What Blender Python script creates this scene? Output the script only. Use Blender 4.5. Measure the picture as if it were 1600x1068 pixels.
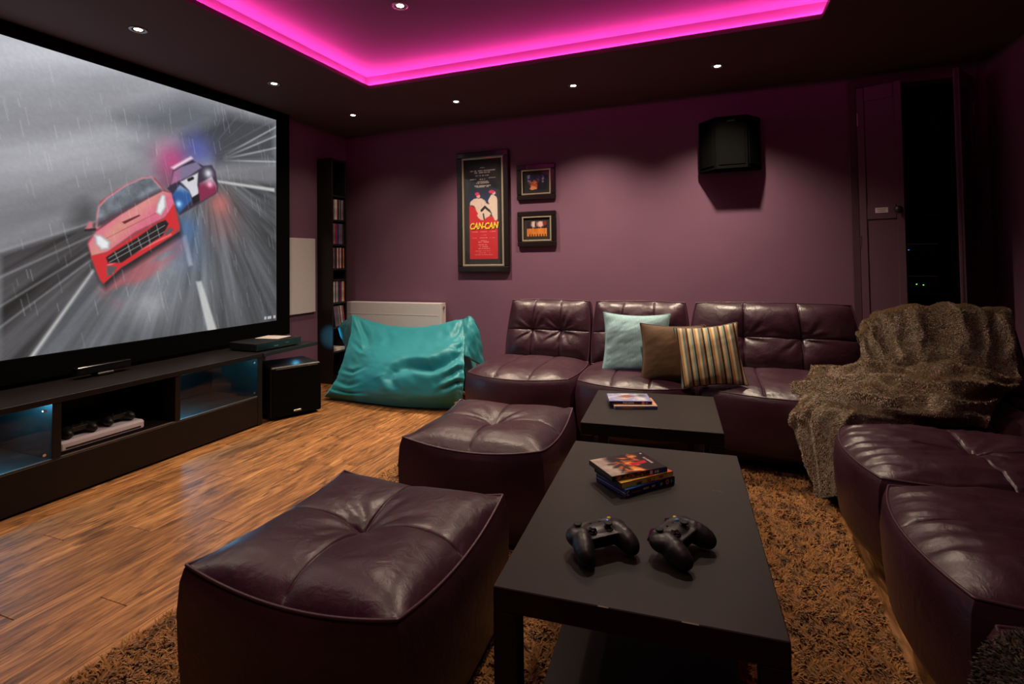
import bpy, bmesh, math, random
import numpy as np
from mathutils import Vector, Matrix, Euler
from math import sin, cos, pi, radians, sqrt

for o in list(bpy.data.objects):
    bpy.data.objects.remove(o)
SC = bpy.context.scene
COL = SC.collection
random.seed(7)
RNG = np.random.default_rng(11)

# ------------------------------------------------------------------ camera, world, exposure
YAW, PITCH, ROLL, FPX, CAMH = radians(21.1), radians(1.5), 0.0137, 815.0, 1.125
fwd = Vector((-sin(YAW) * cos(PITCH), cos(YAW) * cos(PITCH), sin(PITCH)))
rt = Vector((cos(YAW), sin(YAW), 0))
up = rt.cross(fwd)
rt, up = rt * cos(ROLL) - up * sin(ROLL), up * cos(ROLL) + rt * sin(ROLL)
cam_d = bpy.data.cameras.new('camera')
cam_d.sensor_width = 36
cam_d.lens = 36 * FPX / 1600
cam_d.shift_y = -(534 - 383) / 1600
cam_d.clip_start = 0.05
cam = bpy.data.objects.new('camera', cam_d)
COL.objects.link(cam)
mw = Matrix((rt, up, -fwd)).transposed().to_4x4()
mw.translation = (0, 0, CAMH)
cam.matrix_world = mw
SC.camera = cam

world = bpy.data.worlds.new('night')
world.use_nodes = True
world.node_tree.nodes['Background'].inputs[0].default_value = (0.02, 0.025, 0.04, 1)
world.node_tree.nodes['Background'].inputs[1].default_value = 0.05
SC.world = world
SC.view_settings.view_transform = 'Standard'
SC.view_settings.look = 'None'
SC.view_settings.exposure = 0.0
SC.view_settings.gamma = 1.0
SC.view_settings.use_curve_mapping = False
SC.cycles.use_denoising = True
SC.cycles.max_bounces = 6
SC.cycles.diffuse_bounces = 4
SC.cycles.glossy_bounces = 3
SC.cycles.caustics_reflective = False
SC.cycles.caustics_refractive = False
SC.cycles.sample_clamp_indirect = 4.0

# light levels
LAMP_W = 60.0          # each ceiling downlight
LAMP_COL = (1.0, 0.80, 0.60)
LED_STRENGTH = 145.0    # magenta cove strip
LED_COL = (1.0, 0.055, 0.42)
CYAN = (0.10, 0.62, 1.0)
SCREEN_GAIN = 1.0

# room (metres; floor z = 0, camera stands at x = y = 0)
XL, XR, YB, YF, HC, HT = -3.45, 1.70, 4.30, -1.60, 2.385, 2.50
TX0, TX1, TY0, TY1 = -2.32, 0.565, -0.35, 3.152     # opening of the lit ceiling tray

# ------------------------------------------------------------------ helpers
def tag(o, label=None, cat=None, group=None, kind=None):
    if label: o['label'] = label
    if cat: o['category'] = cat
    if group: o['group'] = group
    if kind: o['kind'] = kind
    return o

def empty(name, loc=(0, 0, 0), rz=0.0):
    o = bpy.data.objects.new(name, None)
    o.empty_display_size = 0.05
    o.location = loc
    o.rotation_euler = (0, 0, rz)
    COL.objects.link(o)
    return o

def mesh_obj(name, verts, faces, mat=None, parent=None, smooth=False, loc=None, rot=None):
    me = bpy.data.meshes.new(name)
    me.from_pydata([tuple(map(float, v)) for v in verts], [], faces)
    if smooth:
        me.polygons.foreach_set('use_smooth', [True] * len(me.polygons))
    if mat: me.materials.append(mat)
    me.update()
    o = bpy.data.objects.new(name, me)
    COL.objects.link(o)
    if parent: o.parent = parent
    if loc: o.location = loc
    if rot: o.rotation_euler = rot
    return o

class MB:
    def __init__(s): s.v, s.f = [], []
    def add(s, vs, fs, M=None):
        b = len(s.v)
        if M is not None: vs = [M @ Vector(p) for p in vs]
        s.v += [tuple(p) for p in vs]
        s.f += [tuple(b + i for i in f) for f in fs]
        return s
    def box(s, c, d, bev=0.0, M=None):
        hx, hy, hz = d[0] / 2, d[1] / 2, d[2] / 2
        b = min(bev, hx * .9, hy * .9, hz * .9)
        if b <= 0:
            vs = [(c[0] + x * hx, c[1] + y * hy, c[2] + z * hz) for x in (-1, 1) for y in (-1, 1) for z in (-1, 1)]
            fs = [(0, 1, 3, 2), (4, 6, 7, 5), (0, 4, 5, 1), (2, 3, 7, 6), (0, 2, 6, 4), (1, 5, 7, 3)]
            return s.add(vs, fs, M)
        vs, ix = [], {}
        for x in (-1, 1):
            for y in (-1, 1):
                for z in (-1, 1):
                    for a in range(3):
                        q = [hx - b, hy - b, hz - b]; q[a] += b
                        ix[x, y, z, a] = len(vs)
                        vs.append((c[0] + x * q[0], c[1] + y * q[1], c[2] + z * q[2]))
        fs = []
        S = (-1, 1)
        def K(p, a): return ix[p[0], p[1], p[2], a]
        for a in range(3):
            u, w = (a + 1) % 3, (a + 2) % 3
            for sg in S:
                quad = []
                for (i, j) in ((-1, -1), (1, -1), (1, 1), (-1, 1)):
                    p = [0, 0, 0]; p[a] = sg; p[u] = i; p[w] = j
                    quad.append(K(p, a))
                fs.append(tuple(quad if sg > 0 else quad[::-1]))
            for i in S:
                for j in S:
                    p0 = [0, 0, 0]; p0[a] = -1; p0[u] = i; p0[w] = j
                    p1 = list(p0); p1[a] = 1
                    q = (K(p0, u), K(p1, u), K(p1, w), K(p0, w))
                    fs.append(q if i * j < 0 else q[::-1])
        for x in S:
            for y in S:
                for z in S:
                    t = (K((x, y, z), 0), K((x, y, z), 1), K((x, y, z), 2))
                    fs.append(t if x * y * z > 0 else t[::-1])
        return s.add(vs, fs, M)
    def tube(s, path, r, n=8, closed=False, M=None, caps=True):
        P = [Vector(p) for p in path]
        m = len(P); vs = []
        prev = None
        for i, p in enumerate(P):
            a = P[(i - 1) % m] if (closed or i > 0) else p
            b = P[(i + 1) % m] if (closed or i < m - 1) else p
            t = (b - a).normalized()
            if prev is None:
                ref = Vector((0, 0, 1)) if abs(t.z) < .9 else Vector((1, 0, 0))
                e = t.cross(ref).normalized()
            else:
                e = (prev - t * prev.dot(t)).normalized()
            prev = e
            g = t.cross(e)
            rr = r[i] if isinstance(r, (list, tuple)) else r
            for k in range(n):
                a2 = 2 * pi * k / n
                vs.append(p + (e * cos(a2) + g * sin(a2)) * rr)
        fs = []
        for i in range(m if closed else m - 1):
            j = (i + 1) % m
            for k in range(n):
                l = (k + 1) % n
                fs.append((i * n + k, i * n + l, j * n + l, j * n + k))
        if not closed and caps:
            fs.append(tuple(range(n))[::-1])
            fs.append(tuple((m - 1) * n + k for k in range(n)))
        return s.add(vs, fs, M)
    def cyl(s, p0, p1, r, n=16, r1=None, M=None):
        return s.tube([p0, p1], [r, r if r1 is None else r1], n, M=M)
    def lathe(s, prof, n=24, M=None, cap0=True, cap1=True):
        vs = [(r * cos(2 * pi * k / n), r * sin(2 * pi * k / n), z) for r, z in prof for k in range(n)]
        fs = []
        for i in range(len(prof) - 1):
            for k in range(n):
                l = (k + 1) % n
                fs.append((i * n + k, i * n + l, (i + 1) * n + l, (i + 1) * n + k))
        if cap0: fs.append(tuple(range(n))[::-1])
        if cap1: fs.append(tuple((len(prof) - 1) * n + k for k in range(n)))
        return s.add(vs, fs, M)
    def prism(s, poly, z0, z1, M=None):
        n = len(poly)
        vs = [(x, y, z0) for x, y in poly] + [(x, y, z1) for x, y in poly]
        fs = [tuple(range(n))[::-1], tuple(range(n, 2 * n))]
        fs += [(i, (i + 1) % n, n + (i + 1) % n, n + i) for i in range(n)]
        return s.add(vs, fs, M)
    def build(s, name, mat=None, parent=None, smooth=False, loc=None, rot=None):
        return mesh_obj(name, s.v, s.f, mat, parent, smooth, loc, rot)

def copy_tree(o, parent=None):
    c = o.copy()
    COL.objects.link(c)
    c.parent = parent
    for ch in list(o.children):
        copy_tree(ch, c)
    return c

# ---- vectorised noise
def _h(ix, iy, s):
    n = (ix.astype(np.int64) * 374761393 + iy.astype(np.int64) * 668265263 + s * 1442695041) & 0x7fffffff
    n = ((n ^ (n >> 13)) * 1274126177) & 0x7fffffff
    return ((n ^ (n >> 16)) & 0xffff) / 65535.0
def vnoise(x, y, s=0):
    x = np.asarray(x, float); y = np.asarray(y, float)
    ix, iy = np.floor(x), np.floor(y)
    fx, fy = x - ix, y - iy
    fx = fx * fx * (3 - 2 * fx); fy = fy * fy * (3 - 2 * fy)
    a, b = _h(ix, iy, s), _h(ix + 1, iy, s)
    c, d = _h(ix, iy + 1, s), _h(ix + 1, iy + 1, s)
    return (a + (b - a) * fx) * (1 - fy) + (c + (d - c) * fx) * fy
def fbm(x, y, s=0, o=4):
    r, a, t = 0, .5, 0
    for i in range(o):
        r = r + a * vnoise(x * 2 ** i, y * 2 ** i, s + i * 17); t += a; a *= .5
    return r / t
def smooth01(a, b, x):
    t = np.clip((x - a) / (b - a), 0, 1)
    return t * t * (3 - 2 * t)

# ---- grids
def grid_faces(nu, nv, flip=False):
    f = []
    for j in range(nv - 1):
        for i in range(nu - 1):
            a = j * nu + i
            q = (a, a + 1, a + nu + 1, a + nu)
            f.append(q[::-1] if flip else q)
    return f

def grid_obj(name, P, mat, parent=None, smooth=True, flip=False, colors=None):
    """P: (nv, nu, 3) array -> one mesh, made with foreach_set"""
    nv, nu = P.shape[:2]
    me = bpy.data.meshes.new(name)
    me.vertices.add(nu * nv)
    me.vertices.foreach_set('co', P.reshape(-1).astype(np.float32))
    a = (np.arange(nv - 1)[:, None] * nu + np.arange(nu - 1)[None, :]).reshape(-1)
    q = np.stack([a, a + 1, a + nu + 1, a + nu], 1)
    if flip: q = q[:, ::-1]
    nf = len(q)
    me.loops.add(nf * 4)
    me.loops.foreach_set('vertex_index', q.reshape(-1).astype(np.int32))
    me.polygons.add(nf)
    me.polygons.foreach_set('loop_start', (np.arange(nf) * 4).astype(np.int32))
    me.polygons.foreach_set('use_smooth', np.full(nf, smooth))
    me.update(calc_edges=True)
    if colors is not None:
        at = me.color_attributes.new('paint', 'FLOAT_COLOR', 'POINT')
        c = np.ones((nu * nv, 4), np.float32)
        c[:, :3] = colors.reshape(-1, 3)
        at.data.foreach_set('color', c.reshape(-1))
    me.materials.append(mat)
    me.validate()
    o = bpy.data.objects.new(name, me)
    COL.objects.link(o)
    if parent: o.parent = parent
    return o

def spline_sheet(C, nu, nv):
    """Catmull-Rom through a (rows, cols, 3) control grid -> (nv, nu, 3)"""
    C = np.asarray(C, float)
    def cr(A, n):
        m = A.shape[0]
        E = np.concatenate([2 * A[:1] - A[1:2], A, 2 * A[-1:] - A[-2:-1]], 0)
        t = np.linspace(0, m - 1, n)
        i = np.minimum(t.astype(int), m - 2)
        f = (t - i).reshape((-1,) + (1,) * (A.ndim - 1))
        p0, p1, p2, p3 = E[i], E[i + 1], E[i + 2], E[i + 3]
        return .5 * (2 * p1 + (p2 - p0) * f + (2 * p0 - 5 * p1 + 4 * p2 - p3) * f ** 2 + (3 * p1 - p0 - 3 * p2 + p3) * f ** 3)
    A = cr(C, nv)
    return cr(A.transpose(1, 0, 2), nu).transpose(1, 0, 2)

def normals(P):
    du = np.gradient(P, axis=1); dv = np.gradient(P, axis=0)
    n = np.cross(du, dv)
    return n / (np.linalg.norm(n, axis=2, keepdims=True) + 1e-9)

def text_mesh(body, size, mat, name, parent, M, extrude=0.0004, shear=0.0, align='CENTER', offset=0.0):
    cu = bpy.data.curves.new('lettering', 'FONT')
    cu.body = body; cu.size = size; cu.align_x = align; cu.align_y = 'CENTER'
    cu.extrude = extrude; cu.shear = shear; cu.offset = offset
    cu.resolution_u = 3
    to = bpy.data.objects.new('lettering', cu)
    COL.objects.link(to)
    bpy.context.view_layer.update()
    me = bpy.data.meshes.new_from_object(to.evaluated_get(bpy.context.evaluated_depsgraph_get()))
    bpy.data.objects.remove(to)
    me.transform(M)
    me.materials.clear(); me.materials.append(mat)
    o = bpy.data.objects.new(name, me)
    COL.objects.link(o); o.parent = parent
    return o

# ------------------------------------------------------------------ materials
def lin(r, g, b):
    return tuple(((c / 255) / 12.92 if c / 255 <= .04045 else ((c / 255 + .055) / 1.055) ** 2.4) for c in (r, g, b))

def new_mat(name):
    m = bpy.data.materials.new(name)
    m.use_nodes = True
    nt = m.node_tree
    return m, nt, nt.nodes['Principled BSDF']

def N(nt, t, **kw):
    n = nt.nodes.new(t)
    for k, v in kw.items():
        if k in n.inputs.keys() if hasattr(n.inputs, 'keys') else False:
            n.inputs[k].default_value = v
        else:
            setattr(n, k, v)
    return n

def plain(name, col, rough=.5, metal=0.0, var=.06, scale=30, bump=.0, bscale=200, spec=.5, coat=0, sheen=0):
    m, nt, b = new_mat(name)
    tc = N(nt, 'ShaderNodeTexCoord')
    no = N(nt, 'ShaderNodeTexNoise', Scale=scale, Detail=3.0)
    nt.links.new(tc.outputs['Object'], no.inputs['Vector'])
    rp = N(nt, 'ShaderNodeValToRGB')
    rp.color_ramp.elements[0].position = .3; rp.color_ramp.elements[1].position = .7
    rp.color_ramp.elements[0].color = tuple(c * (1 - var) for c in col) + (1,)
    rp.color_ramp.elements[1].color = tuple(min(1, c * (1 + var)) for c in col) + (1,)
    nt.links.new(no.outputs['Fac'], rp.inputs['Fac'])
    nt.links.new(rp.outputs['Color'], b.inputs['Base Color'])
    b.inputs['Roughness'].default_value = rough
    b.inputs['Metallic'].default_value = metal
    b.inputs['Specular IOR Level'].default_value = spec
    if coat: b.inputs['Coat Weight'].default_value = coat; b.inputs['Coat Roughness'].default_value = .1
    if sheen:
        b.inputs['Sheen Weight'].default_value = sheen; b.inputs['Sheen Roughness'].default_value = .4
    if bump:
        n2 = N(nt, 'ShaderNodeTexNoise', Scale=bscale, Detail=4.0)
        nt.links.new(tc.outputs['Object'], n2.inputs['Vector'])
        bp = N(nt, 'ShaderNodeBump', Strength=bump, Distance=.002)
        nt.links.new(n2.outputs['Fac'], bp.inputs['Height'])
        nt.links.new(bp.outputs['Normal'], b.inputs['Normal'])
    return m

def emit(name, col, strength):
    m, nt, b = new_mat(name)
    b.inputs['Base Color'].default_value = (0, 0, 0, 1)
    b.inputs['Emission Color'].default_value = col + (1,)
    b.inputs['Emission Strength'].default_value = strength
    return m

def painted_mat(name, rough=.35, emission=0.0, gain=1.0, coat=0.0):
    m, nt, b = new_mat(name)
    at = N(nt, 'ShaderNodeVertexColor'); at.layer_name = 'paint'
    if emission:
        b.inputs['Base Color'].default_value = (.02, .02, .02, 1)
        nt.links.new(at.outputs['Color'], b.inputs['Emission Color'])
        b.inputs['Emission Strength'].default_value = emission
        b.inputs['Roughness'].default_value = .9
        b.inputs['Specular IOR Level'].default_value = .1
    else:
        nt.links.new(at.outputs['Color'], b.inputs['Base Color'])
        b.inputs['Roughness'].default_value = rough
        b.inputs['Coat Weight'].default_value = coat
    return m

def leather_mat():
    m, nt, b = new_mat('plum leather')
    tc = N(nt, 'ShaderNodeTexCoord')
    no = N(nt, 'ShaderNodeTexNoise', Scale=5.0, Detail=5.0)
    nt.links.new(tc.outputs['Object'], no.inputs['Vector'])
    rp = N(nt, 'ShaderNodeValToRGB')
    rp.color_ramp.elements[0].position = .3; rp.color_ramp.elements[1].position = .75
    rp.color_ramp.elements[0].color = (.026, .0065, .014, 1)
    rp.color_ramp.elements[1].color = (.044, .0125, .024, 1)
    nt.links.new(no.outputs['Fac'], rp.inputs['Fac'])
    nt.links.new(rp.outputs['Color'], b.inputs['Base Color'])
    rr = N(nt, 'ShaderNodeMapRange'); rr.inputs['To Min'].default_value = .29; rr.inputs['To Max'].default_value = .46
    nt.links.new(no.outputs['Fac'], rr.inputs['Value'])
    nt.links.new(rr.outputs['Result'], b.inputs['Roughness'])
    b.inputs['Specular IOR Level'].default_value = .5
    vo = N(nt, 'ShaderNodeTexVoronoi', Scale=260.0)
    nt.links.new(tc.outputs['Object'], vo.inputs['Vector'])
    n2 = N(nt, 'ShaderNodeTexNoise', Scale=22.0, Detail=6.0)
    n2.inputs['Distortion'].default_value = 1.2
    nt.links.new(tc.outputs['Object'], n2.inputs['Vector'])
    b1 = N(nt, 'ShaderNodeBump', Strength=.12, Distance=.001)
    nt.links.new(vo.outputs['Distance'], b1.inputs['Height'])
    b2 = N(nt, 'ShaderNodeBump', Strength=.22, Distance=.01)
    nt.links.new(n2.outputs['Fac'], b2.inputs['Height'])
    nt.links.new(b1.outputs['Normal'], b2.inputs['Normal'])
    nt.links.new(b2.outputs['Normal'], b.inputs['Normal'])
    return m

def wood_floor_mat():
    m, nt, b = new_mat('hand scraped oak')
    tc = N(nt, 'ShaderNodeTexCoord'); oi = N(nt, 'ShaderNodeObjectInfo')
    mul = N(nt, 'ShaderNodeMath', operation='MULTIPLY'); mul.inputs[1].default_value = 37.0
    nt.links.new(oi.outputs['Random'], mul.inputs[0])
    cx = N(nt, 'ShaderNodeCombineXYZ')
    for i in range(3): nt.links.new(mul.outputs[0], cx.inputs[i])
    ad = N(nt, 'ShaderNodeVectorMath', operation='ADD')
    nt.links.new(tc.outputs['Object'], ad.inputs[0]); nt.links.new(cx.outputs[0], ad.inputs[1])
    def noise(sx, sy, det, dist=0.0):
        mp = N(nt, 'ShaderNodeMapping'); mp.inputs['Scale'].default_value = (sx, sy, 1)
        nt.links.new(ad.outputs[0], mp.inputs['Vector'])
        n = N(nt, 'ShaderNodeTexNoise', Scale=1.0, Detail=det); n.inputs['Roughness'].default_value = .62
        n.inputs['Distortion'].default_value = dist
        nt.links.new(mp.outputs[0], n.inputs['Vector'])
        return n
    g = noise(40, 3.2, 8.0, 1.3); k = noise(13, 3.8, 7.0, 1.4); f = noise(150, 14, 4.0)
    rp = N(nt, 'ShaderNodeValToRGB')
    e = rp.color_ramp.elements
    e[0].position = .26; e[0].color = lin(72, 46, 25) + (1,)
    e[1].position = .74; e[1].color = lin(206, 150, 90) + (1,)
    x = e.new(.5); x.color = lin(150, 99, 54) + (1,)
    nt.links.new(g.outputs['Fac'], rp.inputs['Fac'])
    kr = N(nt, 'ShaderNodeValToRGB')
    kr.color_ramp.elements[0].position = .33; kr.color_ramp.elements[0].color = (.16, .13, .11, 1)
    kr.color_ramp.elements[1].position = .50; kr.color_ramp.elements[1].color = (1, 1, 1, 1)
    nt.links.new(k.outputs['Fac'], kr.inputs['Fac'])
    fr = N(nt, 'ShaderNodeValToRGB')
    fr.color_ramp.elements[0].position = .3; fr.color_ramp.elements[0].color = (.62, .58, .52, 1)
    fr.color_ramp.elements[1].position = .55; fr.color_ramp.elements[1].color = (1, 1, 1, 1)
    nt.links.new(f.outputs['Fac'], fr.inputs['Fac'])
    m1 = N(nt, 'ShaderNodeMix', data_type='RGBA', blend_type='MULTIPLY'); m1.inputs[0].default_value = .8
    nt.links.new(rp.outputs[0], m1.inputs[6]); nt.links.new(kr.outputs[0], m1.inputs[7])
    m2 = N(nt, 'ShaderNodeMix', data_type='RGBA', blend_type='MULTIPLY'); m2.inputs[0].default_value = .8
    nt.links.new(m1.outputs[2], m2.inputs[6]); nt.links.new(fr.outputs[0], m2.inputs[7])
    hs = N(nt, 'ShaderNodeHueSaturation')
    mr = N(nt, 'ShaderNodeMapRange'); mr.inputs['To Min'].default_value = .82; mr.inputs['To Max'].default_value = 1.12
    nt.links.new(oi.outputs['Random'], mr.inputs['Value'])
    nt.links.new(mr.outputs['Result'], hs.inputs['Value'])
    nt.links.new(m2.outputs[2], hs.inputs['Color'])
    nt.links.new(hs.outputs[0], b.inputs['Base Color'])
    b.inputs['Roughness'].default_value = .56
    b.inputs['Specular IOR Level'].default_value = .35
    bp = N(nt, 'ShaderNodeBump', Strength=.25, Distance=.003)
    nt.links.new(g.outputs['Fac'], bp.inputs['Height'])
    nt.links.new(bp.outputs['Normal'], b.inputs['Normal'])
    return m

def blade_mat(name, cols, rough=.85, spec=.15, sheen=.3):
    m, nt, b = new_mat(name)
    at = N(nt, 'ShaderNodeVertexColor'); at.layer_name = 'paint'
    tc = N(nt, 'ShaderNodeTexCoord')
    no = N(nt, 'ShaderNodeTexNoise', Scale=14.0, Detail=4.0)
    nt.links.new(tc.outputs['Object'], no.inputs['Vector'])
    mr = N(nt, 'ShaderNodeMapRange'); mr.inputs['To Min'].default_value = .75; mr.inputs['To Max'].default_value = 1.2
    nt.links.new(no.outputs['Fac'], mr.inputs['Value'])
    hs = N(nt, 'ShaderNodeHueSaturation')
    nt.links.new(mr.outputs['Result'], hs.inputs['Value']); nt.links.new(at.outputs['Color'], hs.inputs['Color'])
    nt.links.new(hs.outputs[0], b.inputs['Base Color'])
    b.inputs['Roughness'].default_value = rough
    b.inputs['Specular IOR Level'].default_value = spec
    b.inputs['Sheen Weight'].default_value = sheen
    return m

def stripes_mat():
    m, nt, b = new_mat('striped fabric')
    tc = N(nt, 'ShaderNodeTexCoord')
    sp = N(nt, 'ShaderNodeSeparateXYZ')
    nt.links.new(tc.outputs['Object'], sp.inputs[0])
    mu = N(nt, 'ShaderNodeMath', operation='MULTIPLY_ADD'); mu.inputs[1].default_value = 1 / .082; mu.inputs[2].default_value = 10.3
    nt.links.new(sp.outputs['X'], mu.inputs[0])
    fr = N(nt, 'ShaderNodeMath', operation='FRACT'); nt.links.new(mu.outputs[0], fr.inputs[0])
    rp = N(nt, 'ShaderNodeValToRGB'); rp.color_ramp.interpolation = 'CONSTANT'
    cols = [(0, lin(40, 30, 24)), (.12, lin(196, 170, 120)), (.28, lin(120, 150, 140)), (.40, lin(44, 34, 28)),
            (.5, lin(176, 130, 78)), (.64, lin(206, 186, 140)), (.78, lin(96, 122, 118)), (.9, lin(150, 110, 66))]
    e = rp.color_ramp.elements
    e[0].position = 0; e[0].color = cols[0][1] + (1,)
    e[1].position = cols[1][0]; e[1].color = cols[1][1] + (1,)
    for p, c in cols[2:]:
        x = e.new(p); x.color = c + (1,)
    nt.links.new(fr.outputs[0], rp.inputs[0])
    nt.links.new(rp.outputs[0], b.inputs['Base Color'])
    b.inputs['Roughness'].default_value = .8
    wv = N(nt, 'ShaderNodeTexNoise', Scale=300.0, Detail=2.0)
    nt.links.new(tc.outputs['Object'], wv.inputs['Vector'])
    bp = N(nt, 'ShaderNodeBump', Strength=.3, Distance=.001)
    nt.links.new(wv.outputs['Fac'], bp.inputs['Height']); nt.links.new(bp.outputs['Normal'], b.inputs['Normal'])
    return m

def glass_mat(name='smoked glass', tint=(.9, .94, .96)):
    m, nt, b = new_mat(name)
    out = nt.nodes['Material Output']
    tr = N(nt, 'ShaderNodeBsdfTransparent'); tr.inputs[0].default_value = tint + (1,)
    gl = N(nt, 'ShaderNodeBsdfGlossy'); gl.inputs['Roughness'].default_value = .03
    lw = N(nt, 'ShaderNodeLayerWeight'); lw.inputs[0].default_value = .5
    pw_ = N(nt, 'ShaderNodeMath', operation='POWER'); pw_.inputs[1].default_value = 5.0
    nt.links.new(lw.outputs['Facing'], pw_.inputs[0])
    fz = N(nt, 'ShaderNodeMath', operation='MULTIPLY_ADD'); fz.inputs[1].default_value = .6; fz.inputs[2].default_value = .025
    nt.links.new(pw_.outputs[0], fz.inputs[0])
    mx = N(nt, 'ShaderNodeMixShader')
    nt.links.new(fz.outputs[0], mx.inputs[0]); nt.links.new(tr.outputs[0], mx.inputs[1]); nt.links.new(gl.outputs[0], mx.inputs[2])
    nt.links.new(mx.outputs[0], out.inputs['Surface'])
    return m

M = {}
M['wall'] = plain('aubergine wall paint', (.178, .086, .138), .62, var=.04, scale=3, bump=.15, bscale=160, spec=.3)
M['ceiling'] = plain('dark plum ceiling paint', (.10, .052, .060), .7, var=.03, scale=3, spec=.25)
M['tray'] = plain('plum tray paint', (.17, .115, .15), .7, var=.02, scale=3, spec=.2)
M['door'] = plain('plum painted door', (.10, .048, .068), .45, var=.04, scale=4)
M['leather'] = leather_mat()
M['pipe'] = plain('plum leather piping', (.055, .021, .034), .38, var=.1)
M['seam'] = plain('dark seam thread', (.02, .008, .012), .6)
M['oak'] = wood_floor_mat()
M['subfloor'] = plain('dark subfloor', (.06, .03, .015), .8)
M['black'] = plain('black satin', (.008, .008, .009), .42, var=.1)
M['velvet'] = plain('black velvet border', (.003, .003, .003), .95, spec=.05)
M['gloss'] = plain('black gloss plastic', (.006, .006, .007), .14, var=.05)
M['wenge'] = plain('black brown veneer', (.0105, .0068, .0062), .44, var=.18, scale=8, bump=.08, bscale=90, spec=.30)
M['edge'] = plain('worn veneer edge', (.12, .085, .065), .5)
M['white'] = plain('white enamel', (.66, .60, .60), .35, var=.02)
M['offwhite'] = plain('white plastic', (.72, .68, .74), .4, var=.03)
M['steel'] = plain('brushed steel', (.45, .44, .43), .3, metal=1.0)
M['chrome'] = plain('chrome', (.7, .7, .7), .12, metal=1.0)
M['teal'] = plain('teal nylon', (.010, .225, .270), .48, var=.06, scale=6, bump=.12, bscale=260, spec=.5, sheen=.25)
M['teal_label'] = plain('white stitched label', (.6, .65, .65), .7)
M['frame'] = plain('black lacquer frame', (.012, .008, .008), .25, coat=.3)
M['fillet'] = plain('champagne gilt fillet', (.50, .42, .30), .35, metal=.5)
M['mat'] = plain('charcoal picture mount', (.016, .015, .016), .8)
M['glass'] = glass_mat()
M['clear'] = glass_mat('picture glass', (.985, .985, .985))
M['print'] = painted_mat('printed paper', .45)
M['gprint'] = painted_mat('glossy printed sleeve', .25)
M['screen'] = painted_mat('projected picture', emission=SCREEN_GAIN)
M['lamp'] = emit('lamp lens', (1.0, .90, .74), 22.0)
M['led'] = emit('magenta led', LED_COL, LED_STRENGTH)
M['cyan'] = emit('cyan led', CYAN, 6.0)
M['green'] = emit('green indicator', (.25, 1.0, .05), 2.0)
M['blue'] = emit('blue indicator', (.1, .3, 1.0), 1.0)
M['blade'] = blade_mat('shag pile', None)
M['fur'] = blade_mat('faux fur', None, rough=.7, spec=.3, sheen=.2)
M['rugbase'] = plain('rug backing', (.13, .055, .016), .95, var=.3, scale=60, bump=.5, bscale=120)
M['furbase'] = plain('faux fur base', (.17, .115, .068), .95, var=.25, scale=40, bump=.5, bscale=200)
M['cord'] = plain('pale blue corduroy', (.26, .43, .46), .85, var=.08, scale=40, bump=.3, bscale=300)
M['suede'] = plain('brown suede', (.075, .034, .008), .8, var=.12, scale=20, bump=.2, bscale=200, sheen=.2)
M['stripe'] = stripes_mat()
M['yellow'] = plain('yellow lettering ink', (.95, .62, .02), .5)
M['cream'] = plain('cream lettering ink', (.75, .68, .62), .5)
M['case'] = plain('black polypropylene case', (.012, .012, .014), .3)
M['bluecase'] = plain('translucent blue case', (.03, .04, .16), .3)
M['pad'] = plain('matte black controller shell', (.011, .010, .011), .40, var=.08, spec=.45)
M['grip'] = plain('soft black rubber', (.006, .006, .006), .7)
for n_, c_ in (('red', (.6, .05, .03)), ('amber', (.65, .36, .04)), ('greenb', (.15, .4, .08)), ('blueb', (.05, .22, .5))):
    M[n_] = plain(n_ + ' button', c_, .3)

# ------------------------------------------------------------------ room shell
def struct(o): return tag(o, kind='structure')

fl = struct(MB().box(((XL + XR) / 2, (YB + YF) / 2, -.035), (XR - XL + .2, YB - YF + .2, .05)).build('floor', M['subfloor']))
# planks, laid along the room
PW, PL = .135, 1.22
pm = MB().box((0, 0, -.006), (PW - .0012, PL - .0015, .012), .0012).build('plank', M['oak'], fl)
first = True
x = XL + PW / 2; ci = 0
while x - PW / 2 < XR - .01:
    y = YF - ((ci * .43) % 1.0) * PL
    while y < YB:
        a, b_ = max(y, YF), min(y + PL, YB)
        if b_ - a > .05 and b_ > -.2:
            if first: o = pm; first = False
            else:
                o = pm.copy(); COL.objects.link(o)
            o.location = (x, (a + b_) / 2, .0)
            o.scale = (1, (b_ - a) / PL, 1)
        y += PL
    x += PW; ci += 1

T = .12
struct(MB().box((XL - T / 2, (YB + YF) / 2, 1.25), (T, YB - YF + .3, 2.7)).build('wall_left', M['wall']))
struct(MB().box((XR + T / 2, (YB + YF) / 2, 1.25), (T, YB - YF + .3, 2.7)).build('wall_right', M['wall']))
struct(MB().box(((XL + XR) / 2, YF - T / 2, 1.25), (XR - XL, T, 2.7)).build('wall_front', M['wall']))
DX0, DX1, DZ = .955, 1.60, 2.30
wb = MB()
wb.box(((XL + DX0) / 2, YB + T / 2, 1.25), (DX0 - XL, T, 2.7))
wb.box(((DX1 + XR) / 2, YB + T / 2, 1.25), (XR - DX1, T, 2.7))
wb.box(((DX0 + DX1) / 2, YB + T / 2, (DZ + 2.6) / 2), (DX1 - DX0, T, 2.6 - DZ))
struct(wb.build('wall_back', M['wall']))
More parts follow.
